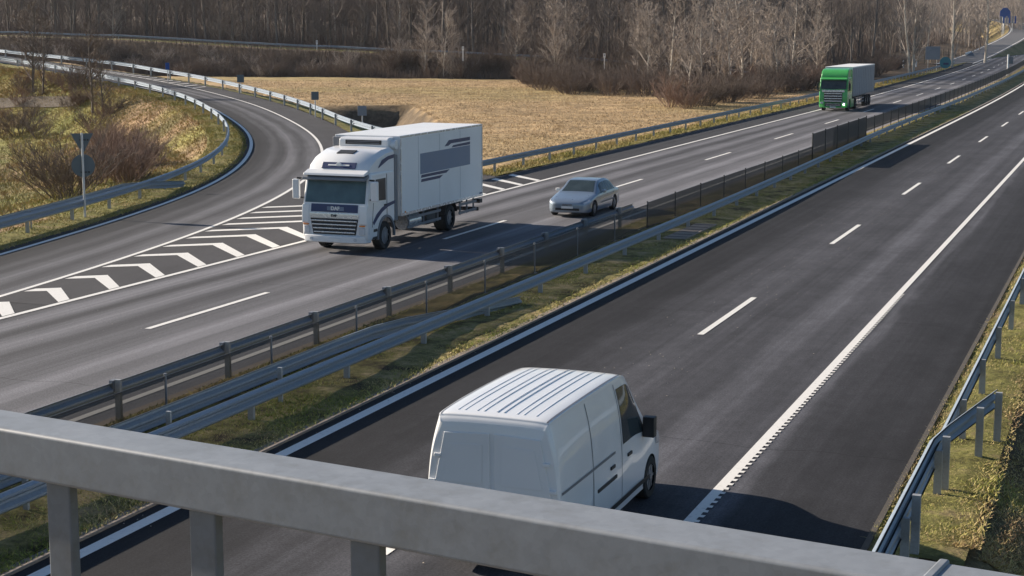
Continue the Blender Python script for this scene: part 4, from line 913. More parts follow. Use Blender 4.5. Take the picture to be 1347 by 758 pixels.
for x in (-3, -4.5, -6, -6.95, -8.5, -9.7): m_.box((x, 0, .86), (.1, .72, .18))
m_.cyl((-6.95, 0, .48), .08, 1.7, 'y', 12); m_.cyl((-1.42, 0, .48), .07, 1.9, 'y', 12); m_.build('chassis', M['chassis'], t)
m_ = MB(); m_.cyl((-4.0, .85, .68), .27, 1.1, 'x', 20); m_.build('fuel_tank', M['chrome'], t, smooth=30)
MB().box((-5.4, .88, .66), (.8, .46, .46)).build('battery_box', M['chassis'], t, bevel=.02)
MB().box((-4.3, -.88, .66), (1.3, .46, .46)).build('pallet_box', M['chassis'], t, bevel=.02)
MB().box((-9.88, 0, .50), (.10, 2.2, .14)).build('rear_underrun_bar', M['black'], t, bevel=.01)
m_ = MB(); m_.box((-10.0, 1.02, .80), (.28, .30, .16)); m_.box((-10.0, -1.02, .80), (.28, .30, .16)); m_.build('tail_lamp_box', M['black'], t, bevel=.02)
m_ = MB(); m_.box((-1.0, 0, .62), (1.7, 1.5, .5)); m_.build('engine_block', M['chassis'], t)
# box body
BZ0, BZ1, BX0, BX1 = 1.0, 3.74, -2.56, -10.0
m_ = MB(); m_.box(((BX0 + BX1) / 2, 0, (BZ0 + BZ1) / 2), (BX0 - BX1, 2.46, BZ1 - BZ0)); m_.build('cargo_box', M['box_white'], t, bevel=.03)
for s in (1, -1):
    m_ = MB(); m_.box(((BX0 + BX1) / 2, s * 1.235, BZ0 + .05), (BX0 - BX1, .02, .10)); m_.box(((BX0 + BX1) / 2, s * 1.235, BZ1 - .04), (BX0 - BX1 - .02, .02, .06)); m_.build('edge_trim', M['chrome'], t, bevel=.004)
    for x in (BX0 - .03, BX1 + .05): MB().box((x, s * 1.236, (BZ0 + BZ1) / 2), (.06, .016, BZ1 - BZ0 - .2)).build('corner_post', M['chrome'], t)
    def sh(poly, name, mat, y=1.231):
        m_ = MB(); m_.prism_y(poly, s * y, s * (y + .004)); m_.build(name, mat, t)
    sh([(-4.2, 2.30), (-4.2, 3.02), (-8.75, 3.02), (-8.75, 2.30)], 'livery_panel', M['bluegrey'])
    sh([(-6.35, 3.13), (-6.75, 3.33), (-8.75, 3.33), (-8.75, 3.20), (-6.95, 3.20), (-6.7, 3.13)], 'livery_stripe', M['navy']); sh([(-7.0, 3.045), (-7.15, 3.12), (-8.75, 3.15), (-8.75, 3.045)], 'livery_stripe', M['navy'])
    sh([(-4.25, 2.17), (-4.3, 2.27), (-6.8, 2.27), (-6.5, 2.17)], 'livery_stripe', M['navy']); sh([(-4.25, 2.02), (-4.3, 2.12), (-6.2, 2.12), (-5.9, 2.02)], 'livery_stripe', M['navy'])
    for x in (-4.05, -5.9, -7.8): MB().box((x, s * 1.232, (BZ0 + BZ1) / 2), (.012, .004, BZ1 - BZ0 - .25)).build('panel_seam', M['tarp'], t)
    MB().box((-2.9, s * 1.245, BZ0 + .12), (.08, .02, .05)).build('marker_light', M['amber'], t); MB().box((-9.8, s * 1.245, BZ0 + .12), (.22, .02, .05)).build('marker_light', M['navy'], t)
# cooling unit on the headboard
m_ = MB(); m_.prism_y([(-2.55, 2.95), (-2.20, 3.0), (-2.08, 3.42), (-2.10, 3.62), (-2.22, 3.69), (-2.55, 3.69)], -.85, 1.0); m_.build('cooling_unit', M['white'], t, bevel=.05, seg=3)
m_ = MB(); m_.box((-2.085, .08, 3.53), (.03, 1.35, .15)); m_.build('cooling_grille', M['black'], t, bevel=.01)
for z in (3.50, 3.56): MB().box((-2.065, .08, z), (.015, 1.2, .018)).build('grille_bar', M['greyp'], t)
MB().box((-2.42, -1.02, 3.48), (.26, .34, .40)).build('fan_housing', M['greyp'], t, bevel=.03)
m_ = MB(); m_.cyl((-2.36, 1.06, 3.45), .16, .26, 'y', 18); m_.build('cooling_duct', M['white'], t, smooth=30)
MB().box((BX1 - .01, 0, 2.3), (.03, 2.2, 2.3)).build('rear_door', M['box_white'], t, bevel=.01)

# ------------------------------------------------------------------ green lorry with semi-trailer
t = empty('lorry', ab(145.6, -25.45, 0), HEAD_TO + .01); tag(t, 'bright green articulated lorry with grey trailer approaching in the distance', 'lorry')
prof = [(-.06, .40), (.02, .60), (.02, 1.5), (-.10, 1.9), (-.34, 2.75), (-.42, 2.95), (-2.2, 2.95), (-2.2, .8), (-2.0, .8)] + arc(-1.42, .50, .58, 40, 140, 10)[::-1] + [(-.82, .40)]
m_ = MB(); m_.prism_y(prof, -1.24, 1.24); m_.build('cab', M['green'], t, bevel=.08, seg=3)
m_ = MB(); m_.prism_y([(-.40, 2.90), (-.45, 3.15), (-.75, 3.52), (-1.2, 3.66), (-2.2, 3.72), (-2.2, 2.90)], -1.18, 1.18); m_.build('roof_fairing', M['green'], t, bevel=.10, seg=3)
m_ = MB(); m_.prism_y([(-.10, 1.96), (-.30, 2.72), (-.33, 2.72), (-.15, 1.94)], -1.10, 1.10)
m_.v = [(x + .055, y, z) for x, y, z in m_.v]; m_.build('windscreen', M['glass'], t)
m_ = MB(); m_.prism_y([(-.40, 2.96), (-.02, 2.84), (.0, 2.76), (-.36, 2.82)], -1.15, 1.15); m_.build('sun_visor', M['green'], t, bevel=.02)
m_ = MB(); m_.box((.03, 0, 1.78), (.04, 1.96, .20)); m_.build('front_panel', M['chrome'], t, bevel=.02)
m_ = MB(); m_.box((.035, 0, 1.22), (.03, 1.62, .92)); m_.box((.05, 0, .58), (.03, 1.40, .26)); m_.build('grille', M['black'], t, bevel=.02)
for i in range(4): MB().box((.055, 0, .90 + i * .22), (.04, 1.55, .085)).build('grille_slat', M['chrome'], t, bevel=.01)
for i in range(2): MB().box((.07, 0, .53 + i * .12), (.04, 1.3, .03)).build('grille_slat', M['chrome'], t)
m_ = MB(); m_.prism_z([(-.4, -1.25), (.0, -1.18), (.12, -.8), (.12, -.72), (-.1, -.72)], .32, .82); m_.prism_z([(-.4, 1.25), (.0, 1.18), (.12, .8), (.12, .72), (-.1, .72)], .32, .82); m_.prism_z([(-.1, -.75), (.12, -.75), (.12, .75), (-.1, .75)], .30, .44); m_.build('bumper', M['green'], t, bevel=.04)
MB().box((.135, 0, .37), (.012, .52, .10)).build('number_plate', M['signwhite'], t)
HL = emit('headlight_lit', (1, .97, .9), 6)
for s in (1, -1):
    m_ = MB(); m_.box((.08, s * .98, .74), (.07, .26, .15)); m_.build('headlight', M['lamp'], t, bevel=.02)
    if s > 0: m_ = MB(); m_.cyl((.13, .97, .60), .07, .03, 'x', 14); m_.build('lit_lamp', HL, t)
    m_ = MB(); m_.box((-.12, s * 1.40, 2.15), (.18, .16, .62)); m_.tube([(-.35, s * 1.2, 2.5), (-.12, s * 1.4, 2.5)], .03, 6); m_.tube([(-.3, s * 1.2, 1.8), (-.12, s * 1.4, 1.85)], .03, 6); m_.build('mirror', M['black'], t, bevel=.03)
    m_ = MB(); m_.prism_y([(-.55, 1.95), (-1.4, 1.92), (-1.4, 2.65), (-.7, 2.65), (-.46, 2.1)], s * 1.235, s * 1.25); m_.build('side_window', M['glass'], t)
    m_ = MB(); m_.prism_y([(-2.2, .9), (-2.75, .9), (-2.75, 3.5), (-2.2, 3.65)], s * 1.18, s * 1.22); m_.build('side_fairing', M['green'], t)
    m_ = MB(); m_.box((-3.2, s * 1.12, .62), (1.7, .14, .72)); m_.build('side_skirt', M['green'], t, bevel=.03)
    m_ = MB(); m_.prism_y([(-.9, 1.2), (-1.1, 1.75), (-1.15, 1.2), (-1.6, 1.5), (-1.45, 1.0)], s * 1.241, s * 1.246); m_.build('door_graphic', M['chrome'], t)
    wheel(t, -1.42, s * 1.05, .50, .30, spokes=8); wheel(t, -5.1, s * .96, .50, .52, spokes=8)
    for x in (-11.3, -12.6, -13.9): wheel(t, x, s * 1.03, .50, .36, spokes=8)
    m_ = MB()
    for z in (.55, .85): m_.box((-8.4, s * 1.18, z), (3.4, .03, .10))
    for x in (-6.9, -8.4, -9.9): m_.box((x, s * 1.15, .8), (.06, .05, .7))
    m_.build('side_guard', M['greyp'], t)
m_ = MB(); m_.box((-8.8, .45, 1.0), (13.0, .1, .32)); m_.box((-8.8, -.45, 1.0), (13.0, .1, .32)); m_.box((-4.6, 0, .75), (4.2, .9, .25)); m_.build('chassis', M['chassis'], t)
m_ = MB(); m_.box((-9.55, 0, 2.50), (13.2, 2.50, 2.50)); m_.build('trailer_box', M['tarp'], t, bevel=.03)
m_ = MB(); m_.box((-9.55, 0, 3.78), (13.22, 2.53, .10)); m_.build('trailer_roof', M['signwhite'], t, bevel=.02)
m_ = MB(); m_.box((-9.55, 1.26, 1.24), (13.2, .02, .10)); m_.box((-9.55, -1.26, 1.24), (13.2, .02, .10)); m_.build('trailer_rail', M['greyp'], t)
for i in range(12): MB().box((-3.6 - i * 1.08, 1.256, 2.45), (.05, .012, 2.3)).build('tarp_strap', M['greyp'], t)
MB().box((-2.97, .0, 3.5), (.06, 2.4, .5)).build('trailer_headboard', M['signwhite'], t)

# ------------------------------------------------------------------ signs and markers
def gz(x, y): return float(terrain(np.array([float(x)]), np.array([float(y)]))[0])
def sign_post(name, label, p, h, cat='sign', r=.035, mat='pole'):
    t = empty(name, (p.x, p.y, p.z)); tag(t, label, cat); MB().tube([(0, 0, -.2), (0, 0, h)], r, 12).build('pole', M[mat], t); return t
p = at(112, 287); p.z = 0; t = sign_post('road_sign', 'grey backs of a triangular and a round sign on one pole at the slip road', p, 3.32, r=.045)
t.rotation_euler = (0, 0, radians(8))
# seen from behind: discs lie on the far side of the pole
m_ = MB(); n = 3; m_.prism_z([(-.43, 0), (.43, 0), (.03, -.76), (-.03, -.76)], 0, .012); m_.v = [(x, .06 + z, y + 3.30) for x, y, z in m_.v]; m_.build('give_way_plate', M['signback'], t, bevel=.01)
m_ = MB(); m_.cyl((0, .066, 2.05), .445, .012, 'y', 40); m_.build('round_plate', M['signback'], t)
for z in (3.05, 1.80):
    m_ = MB(); m_.box((.02, .03, z), (.24, .05, .04)); m_.cyl((.22, .04, z), .035, .05, 'y', 8); m_.build('bracket', M['black'], t)
for z in (3.0, 2.3): MB().box((0, .045, z), (.12, .03, .05)).build('clamp', M['greyp'], t)
def plate_sign(name, label, px, py_base, h, w_, ph, mat, thick=.02, cat='sign', rz=0.0, twin=False, bm='pole', z=None):
    p = at(px, py_base)
    if z == 'lift': p = lift(p); p.z = gz(p.x, p.y)
    else: p.z = gz(p.x, p.y) if z is None else z
    t = empty(name, p, rz); tag(t, label, cat)
    for x in ((-w_ * .3, w_ * .3) if twin else (0,)): MB().tube([(x, 0, -.3), (x, 0, h)], .04, 8).build('pole', M[bm], t)
    MB().box((0, -.06, h - ph / 2), (w_, thick, ph)).build('panel', M[mat], t, bevel=.01); return t
plate_sign('marker_post', 'small blue marker standing behind the outer slip road guardrail', 221, 107, 1.9, .35, .6, 'signblue', z='lift')
plate_sign('warning_sign', 'dark boxy sign beside the slip road, at the start of the straw field', 317, 122, 1.75, .55, .6, 'signback', .12, z='lift')
plate_sign('warning_sign', 'dark sign plate on a pole behind the slip road guardrail by the shaded hollow', 415, 154, 2.0, .5, .55, 'signback', .10, z='lift')
plate_sign('marker_post', 'pale blue-grey plate standing in the shaded hollow behind the white lorry', 477, 182, 1.3, .6, .65, 'tarp', .04)
for px, pz, lab in ((417, 4, 'white reflector post at the end of the embankment guardrail, left of the middle'), (609, 4, 'white reflector post on the embankment above the brush behind the white lorry'), (795, 3.2, 'white reflector post poking out of the dark bushes left of the pale trees'), (961, 3, 'white square marker among the pale-barked trees')):
    y_b = {417: 64, 609: 73, 795: 83, 961: 90}[px]; G = {417: 262, 609: 238, 795: 222, 961: 205}[px]
    q = atg(px, y_b, G); p = Vector(q); t = empty('marker_post', p); tag(t, lab, 'marker', 'white reflector posts')
    m_ = MB(); m_.prism_z([(-.08, -.05), (.08, -.05), (.05, .07), (-.05, .07)], -.8, 1.25); m_.build('shaft', M['signwhite'], t); MB().box((0, -.06, 1.0), (.30, .03, .55)).build('reflector', M['signwhite'], t, bevel=.01)
    MB().box((0, -.08, 1.05), (.12, .01, .2)).build('reflector_dot', M['greyp'], t)
t = plate_sign('information_sign', 'pair of grey-backed panels on two poles beside the road right of the green lorry', 1226, 93, 4.2, 2.5, 2.2, 'tarp', .06, twin=True)
# blue-green round sign just past it
p = at(1243, 93); p.z = 0; t = empty('road_sign', p); tag(t, 'round teal sign standing low beside the far shoulder', 'sign')
MB().tube([(0, 0, -.2), (0, 0, 1.2)], .06, 8).build('pole', M['pole'], t); m_ = MB(); m_.cyl((0, -.08, 1.35), .98, .04, 'y', 30); m_.build('disc', M['signteal'], t); m_ = MB(); m_.box((.1, -.11, 1.15), (.9, .02, .34)); m_.build('arrow', M['navy'], t, bevel=.05)
p = ab(262, -17.9); t = empty('sign_pole', p); tag(t, 'white pole with a dark box on the far median in front of the road bend', 'sign'); MB().tube([(0, 0, 0), (0, 0, 3.2)], .13, 10).build('pole', M['signwhite'], t); MB().box((.45, 0, 2.3), (.6, .3, 1.1)).build('box', M['greyp'], t, bevel=.05)
for px, py, lab in ((1188, 88, 'left of two short white posts in front of the birch'), (1205, 87, 'right of two short white posts in front of the birch')):
    p = at(px, py); p.z = gz(p.x, p.y); t = empty('marker_post', p); tag(t, lab, 'marker'); MB().tube([(0, 0, -.2), (0, 0, 1.4)], .14, 8).build('shaft', M['signwhite'], t); MB().cyl((0, 0, 1.42), .16, .08, 'z', 8).build('cap', M['pole'], t)
# gantry signs at the far right
q = atg(1321, 27, 560); t = empty('gantry_sign', Vector(q)); tag(t, 'blue motorway sign on a pole above the far bend', 'sign'); m_ = MB(); m_.tube([(0, 0, -8), (0, 0, 4)], .25, 8); m_.build('pole', M['pole'], t); m_ = MB(); m_.prism_y([(-1.6, .9), (-1.6, 3.0), (-.6, 4.2), (.8, 4.2), (1.9, 3.0), (1.9, .9)], -.35, -.2); m_.build('panel', M['signblue'], t)
q = atg(1325, 30, 555); t = empty('chevron_board', Vector(q)); tag(t, 'row of blue and white striped boards below the blue motorway sign', 'sign')
for i in range(6): MB().box((-2.2 + i * .98, 0, 1.0), (.55, .12, 2.4)).build('stripe_board', M['signblue'] if i % 2 else M['tarp'], t, bevel=.03)
MB().box((.2, .15, .2), (5.6, .1, .2)).build('frame', M['pole'], t); m_ = MB(); m_.tube([(-1.5, .15, -6), (-1.5, .15, 2)], .12, 6); m_.tube([(1.8, .15, -6), (1.8, .15, 2)], .12, 6); m_.build('support', M['pole'], t)
# white crash barrier piece by the exit
q0 = atg(1274, 72.5, 400); t = empty('barrier', Vector(q0)); tag(t, 'short white barrier at the mouth of the far exit road', 'barrier'); MB().box((3.2, 12, .3), (26, .3, .5), radians(72)).build('rail', M['signwhite'], t, bevel=.05); 
for i in range(4): MB().box((-.2 + i * 2.2, 1.5 + i * 6.8, -.6), (.2, .2, 1.6)).build('post', M['pole'], t)
# wooden posts of the pasture fence
t0 = None
o = at(1172, 84); root = empty('fence', (o.x, o.y, 0)); tag(root, 'rustic fence of wooden posts in front of the far birches', 'fence'); P2 = []
for i, px in enumerate(np.linspace(1200, 1296, 13)):
    q = at(px, 85 - (px - 1200) * .14); q.z = gz(q.x, q.y); P2.append(q)
    m_ = MB(); m_.tube([q - root.location + Vector((0, 0, -.3)), q - root.location + Vector((random.uniform(-.1, .1), 0, 2.4 + random.uniform(-.3, .3)))], [.13, .10], 7); m_.build('fence_post', M['wood'], root)
for z in (.8, 1.6): m_ = MB(); m_.tube([q - root.location + Vector((0, 0, z)) for q in P2], .03, 5); m_.build('rail', M['wood'], root)
# drain slab in the median
q = ab(57.2, -15.0, .03); t = empty('drain_cover', q); tag(t, 'pale concrete drain slab in the median below the first black screens', 'drain'); MB().box((0, 0, .03), (4.6, .8, .08), pi / 2 - PSI).build('slab', M['concrete'], t, bevel=.015)
for i in range(6): MB().box((UX * (i - 2.5) * .75, UY * (i - 2.5) * .75, .074), (.04, .72, .012), pi / 2 - PSI).build('joint', M['chassis'], t)

# ------------------------------------------------------------------ trees and shrubs
def tree_mesh(seed, height=16.0, r0=.16, levels=3, kids=(16, 8, 5), spread=.55, up=.55, start=.25, lean=.04, twig=.012, seg=3):
    R = random.Random(seed); trunk = MB(); crown = MB()
    def branch(p, d, ln, r, lev):
        n = 4 if lev < 2 else 2; pts = [p.copy()]; rs = [r]; q = p.copy(); dd = d.copy()
        for i in range(n):
            dd = (dd + Vector((R.uniform(-1, 1), R.uniform(-1, 1), R.uniform(-.5, 1) + up * .3)) * .13).normalized(); q = q + dd * ln / n; pts.append(q.copy()); rs.append(max(twig * .6, r * (1 - .82 * (i + 1) / n)))
        crown.tube(pts, rs, 3, cap=False)
        if lev < levels:
            for k in range(kids[lev]):
                f = R.uniform(.22, 1.0); i = min(int(f * n), n - 1); b = pts[i].lerp(pts[i + 1], f * n - i); a = R.uniform(0, 2 * pi); o_ = dd.orthogonal().normalized(); o_.rotate(Matrix.Rotation(a, 3, dd)); nd = (dd * R.uniform(.6, 1.1) + o_ * R.uniform(.5, 1.0) + Vector((0, 0, up * .4))).normalized()
                branch(b, nd, ln * R.uniform(.28, .5), max(twig, r * .42), lev + 1)
    pts = [Vector((0, 0, -.6))]; rs = [r0 * 1.25]; q = Vector((0, 0, 0)); dd = Vector((R.uniform(-lean, lean), R.uniform(-lean, lean), 1)); n = 9
    for i in range(n + 1):
        pts.append(q.copy()); rs.append(max(.02, r0 * (1 - .9 * i / n))); dd = (dd + Vector((R.uniform(-1, 1), R.uniform(-1, 1), 0)) * .05).normalized(); q = q + dd * height / n
    trunk.tube(pts, rs, 6)
    for k in range(kids[0]):
        f = start + (1 - start) * (k + R.random()) / kids[0]; i = min(int(f * n), n - 1) + 1; b = pts[i].lerp(pts[min(i + 1, len(pts) - 1)], R.random()); a = R.uniform(0, 2 * pi); nd = Vector((cos(a) * spread, sin(a) * spread, up + R.uniform(-.1, .3))).normalized()
        branch(b, nd, height * R.uniform(.20, .36) * (1.25 - .75 * f), rs[i] * .45 + .01, 1)
    return trunk, crown
def shrub_mesh(seed, height=3.0, stems=34, spread=1.0, kids=7, twig=.010, subs=3):
    R = random.Random(seed); mb = MB()
    for s in range(stems):
        a = R.uniform(0, 2 * pi); rad = spread * R.random() * .35; p = Vector((cos(a) * rad, sin(a) * rad, -.2)); d = Vector((cos(a) * R.uniform(.1, .75) * spread, sin(a) * R.uniform(.1, .75) * spread, 1.0)).normalized(); ln = height * R.uniform(.6, 1.08); pts = [p]; q = p.copy(); n = 4
        for i in range(n): d = (d + Vector((R.uniform(-1, 1), R.uniform(-1, 1), R.uniform(-.2, .6))) * .12).normalized(); q = q + d * ln / n; pts.append(q.copy())
        mb.tube(pts, [twig * 2.2, twig * 1.8, twig * 1.4, twig, twig * .6], 3, cap=False)
        for k in range(kids):
            f = R.uniform(.25, 1); i = min(int(f * n), n - 1); b = pts[i].lerp(pts[i + 1], f * n - i); nd = (d + Vector((R.uniform(-1, 1), R.uniform(-1, 1), R.uniform(-.1, .7))) * .8).normalized(); l2 = ln * R.uniform(.15, .35); e = b + nd * l2; mb.tube([b, e], [twig, twig * .5], 3, cap=False)
            for j in range(subs): f2 = R.uniform(.3, 1); b2 = b.lerp(e, f2); n3 = (nd + Vector((R.uniform(-1, 1), R.uniform(-1, 1), R.uniform(-.2, .6))) * .9).normalized(); mb.tube([b2, b2 + n3 * l2 * R.uniform(.3, .6)], [twig * .7, twig * .4], 3, cap=False)
    return mb
def tree_meshes(n, **kw):
    out = []
    for i in range(n):
        tr, cr = tree_mesh(kw.pop('seed0', 100) + i * 7 if 'seed0' in kw else 100 + i * 7, **kw); out.append((tr, cr))
    return out
def proto(tr, cr, mt, mc):
    a = tr.build('trunk', mt, fixn=False, smooth=True); b = cr.build('crown', mc, fixn=False); A, B_ = a.data, b.data; bpy.data.objects.remove(a); bpy.data.objects.remove(b); return A, B_
def plant_tree(meshes, p, s, rz, name, label, group=None, sz=None):
    t = empty(name, p, rz); t.scale = (s, s, sz or s); tag(t, label, 'tree', group)
    for nm, me in zip(('trunk', 'crown'), meshes): o = bpy.data.objects.new(nm, me); COL.objects.link(o); o.parent = t
    return t
FOR = [proto(*tree_mesh(100 + i, height=19, r0=.17 + .03 * (i % 3), levels=3, kids=(22, 7, 4), spread=.5, up=.75, start=.14, twig=.016), M['bark2'] if i % 2 else M['bark'], M['twigwood']) for i in range(7)]
FORP = [proto(*tree_mesh(300 + i, height=19, r0=.17, levels=3, kids=(20, 7, 4), spread=.45, up=.8, start=.2, twig=.018), M['birch'], M['twigpale']) for i in range(2)]
PALE = [proto(*tree_mesh(400 + i, height=10, r0=.12, levels=3, kids=(36, 9, 5), spread=.85, up=.7, start=.06, twig=.018), M['birch'], M['twigpale']) for i in range(4)]
BIRCH = [proto(*tree_mesh(500 + i, height=15, r0=.22, levels=3, kids=(18, 8, 5), spread=.5, up=.8, start=.05, twig=.022, lean=.1), M['birch'], M['twigpale']) for i in range(3)]
MID = [proto(*tree_mesh(450 + i, height=9, r0=.10, levels=3, kids=(34, 9, 5), spread=.9, up=.65, start=.04, twig=.016), M['bark2'], M['twigwood']) for i in range(3)]
SMALL = [proto(*tree_mesh(600 + i, height=4.4, r0=.07, levels=3, kids=(18, 8, 4), spread=.85, up=.7, start=.15, twig=.012), M['bark'], M['twig']) for i in range(3)]
SHR = {}
for nm, mt, hh, st_, spd in (('brown', 'twig', 3.1, 26, 1.9), ('red', 'twigred', 2.8, 30, 1.9), ('pale', 'twigpale', 3.0, 24, 1.9)):
    L_ = []
    for i in range(3):
        o = shrub_mesh(700 + i + len(SHR) * 10, hh, st_, spd, 12, .012, 5).build('shrub', M[mt], fixn=False); L_.append(o.data); bpy.data.objects.remove(o)
    SHR[nm] = L_
def plant_shrub(kind, p, s, label, group, sz=None):
    o = bpy.data.objects.new('shrub', random.choice(SHR[kind])); COL.objects.link(o); o.location = p; o.rotation_euler = (0, 0, random.uniform(0, 6.28)); o.scale = (s, s, sz or s); tag(o, label, 'shrub', group); return o
print('forest')
# wood behind the embankment: rows follow the crest
crest = resample(EMB[:, :2], 2.0)
def crest_y(x): return float(np.interp(x, EMB[:, 0], EMB[:, 1])) if x < 32 else max(236, (x * NX + 50) / -NY)
def on_land(x, y): return roadab(np.array(float(x)), np.array(float(y)))[1] < -35
nfor = 0; taken = []
for row in range(8):
    G0 = 8 + row * 7.5
    x = -150.0 + random.uniform(0, 3)
    while x < 175:
        y = crest_y(x) + G0 + random.uniform(-3, 3)
        vis = abs(x / y) < .335
        if vis and nfor < 285 and y < 470:
            A_, B_ = roadab(np.array(x), np.array(y))
            if B_ < -47:
                pale = random.random() < .10
                plant_tree(random.choice(FORP if pale else FOR), (x, y, gz(x, y)), random.uniform(.8, 1.15), random.uniform(0, 6.28), 'bare_tree', 'pale-barked bare tree in the dense wood beyond the embankment' if pale else 'bare brown-grey tree in the dense wood beyond the embankment', 'pale trees of the wood' if pale else 'brown trees of the wood')
                nfor += 1
        x += random.uniform(3.2, 6.0) * (1 + .0 * row)
print('forest trees', nfor)
# deeper wood, one mass
mb = MB(); R = random.Random(5)
deep_v = []; deep_f = []
src = FOR[:4] + FORP[:1]
def mesh_np(me):
    v = np.zeros(len(me.vertices) * 3); me.vertices.foreach_get('co', v); v = v.reshape(-1, 3); me.calc_loop_triangles(); tr = np.zeros(len(me.loop_triangles) * 3, int); me.loop_triangles.foreach_get('vertices', tr); return v, tr.reshape(-1, 3)
low = []
for i in range(3):
    tr, cr = tree_mesh(900 + i, height=20, r0=.2, levels=2, kids=(26, 7), spread=.55, up=.7, start=.08, twig=.035); tr.v += []; n = len(tr.v); v = np.array(tr.v + cr.v); f = [list(q) for q in tr.f if len(q) == 4] + [[k + n for k in q] for q in cr.f]; low.append((v, np.array(f)))
def merged(name, spots, srcs, mat, label=None, cat=None):
    V = []; F_ = []; n = 0
    for (x, y, z, s, rz) in spots:
        v, f = srcs[R.randrange(len(srcs))]; c_, s_ = cos(rz), sin(rz); q = np.stack([(v[:, 0] * c_ - v[:, 1] * s_) * s + x, (v[:, 0] * s_ + v[:, 1] * c_) * s + y, v[:, 2] * s + z], 1); V.append(q); F_.append(f + n); n += len(q)
    o = fast_mesh(name, np.concatenate(V), np.concatenate(F_), mat, smooth=False); tag(o, label, cat, kind='stuff'); return o
spots = []
for k in range(900):
    y = R.uniform(300, 520); x = R.uniform(-.34, .37) * y
    A_, B_ = roadab(np.array(x), np.array(y))
    if B_ > -62 or y < crest_y(x) + 50: continue
    spots.append((x, y, gz(x, y), R.uniform(.8, 1.2), R.uniform(0, 6.28)))
merged('deep_wood', spots, low, M['twigwood'], 'dense bare winter wood filling the background', 'wood')
# far wood on both sides of the bend
spots = []
for k in range(420):
    y = R.uniform(560, 760); x = R.uniform(.12, .40) * y; spots.append((x, y, gz(x, y) - 1, R.uniform(.9, 1.3), R.uniform(0, 6.28)))
merged('far_wood', spots, low, M['twigpale'], 'hazy bare wood beyond the far bend of the motorway', 'wood')
# undergrowth on the embankment and wood floor
RD = seg_dist(GX, GY, CEN3)[0]
def clear_ramp(x, y): return RD[min(np.searchsorted(ys, y), ny - 1), min(np.searchsorted(xs, x), nx - 1)] > 9
def twig_carpet(name, label, pts_fn, n, h0, h1, mat, wd=.02):
    V = []; F_ = []; k = 0
    for _ in range(n):
        q = pts_fn()
        if q is None: continue
        x, y, z = q; h = R.uniform(h0, h1); a = R.uniform(0, pi); lx = R.uniform(-.35, .35) * h; ly = R.uniform(-.35, .35) * h; w_ = wd
        V += [(x - w_ * cos(a), y - w_ * sin(a), z - .1), (x + w_ * cos(a), y + w_ * sin(a), z - .1), (x + lx, y + ly, z + h)]; F_.append((k, k + 1, k + 2)); k += 3
    o = fast_mesh(name, np.array(V), np.array(F_), mat, smooth=False); tag(o, label, 'undergrowth', kind='stuff'); return o
def emb_pt():
    x = R.uniform(-105, 34); yc = crest_y(x); h = float(np.interp(x, EMB[:, 0], EMB[:, 2])); y = yc - R.uniform(5.0, 5 + 2.1 * h + 3); return (x, y, gz_fast(x, y)) if on_land(x, y) and clear_ramp(x, y) else None
twig_carpet('undergrowth', 'low dry brush and weeds covering the embankment slope', emb_pt, 42000, .4, 1.5, M['twig'], .03)
def floor_pt():
    x = R.uniform(-130, 150); y = crest_y(x) + R.uniform(6, 60)
    if roadab(np.array(x), np.array(y))[1] > -50: return None
    return x, y, gz_fast(x, y)
twig_carpet('undergrowth', 'thin brown saplings and scrub under the trees of the wood', floor_pt, 60000, 1.0, 5.0, M['twig'], .035)
# shrubs on the embankment
for k in range(150):
    x = R.uniform(-100, 30); yc = crest_y(x); h = float(np.interp(x, EMB[:, 0], EMB[:, 2])); y = yc - R.uniform(5.5 + .6 * h, 5 + 2.1 * h + 3)
    if not clear_ramp(x, y): continue
    sc_ = R.uniform(.45, .85) * (1.15 if x < -18 else 1.6); plant_shrub('brown' if R.random() < .8 else 'pale', (x, y, gz(x, y)), sc_, 'bare shrub in the brush on the embankment slope', 'shrubs on the embankment slope')
# dark thicket between field and pale trees, brush at the road
for k in range(46):
    px = R.uniform(690, 880); G = R.uniform(190, 222) - (px - 690) * .08; x = (px - 673.5) / F * G; plant_shrub('brown', (x, G, gz(x, G)), R.uniform(.7, 1.15), 'dark bushy thicket shrub at the far edge of the straw field', 'thicket at the far edge of the field', )
for k in range(75):
    px = R.uniform(870, 1180); base = np.interp(px, [870, 1060, 1180], [146, 119, 96]); q = at(px, base - R.uniform(0, 26) ** 1 * R.random()); x, y = q.x, q.y
    if roadab(np.array(x), np.array(y))[1] > -33.5: continue
    plant_shrub('brown' if R.random() < .8 else 'red', (x, y, gz(x, y)), R.uniform(.6, 1.1), 'brown bush in the thicket behind the guardrail left of the green lorry', 'thicket behind the roadside guardrail')
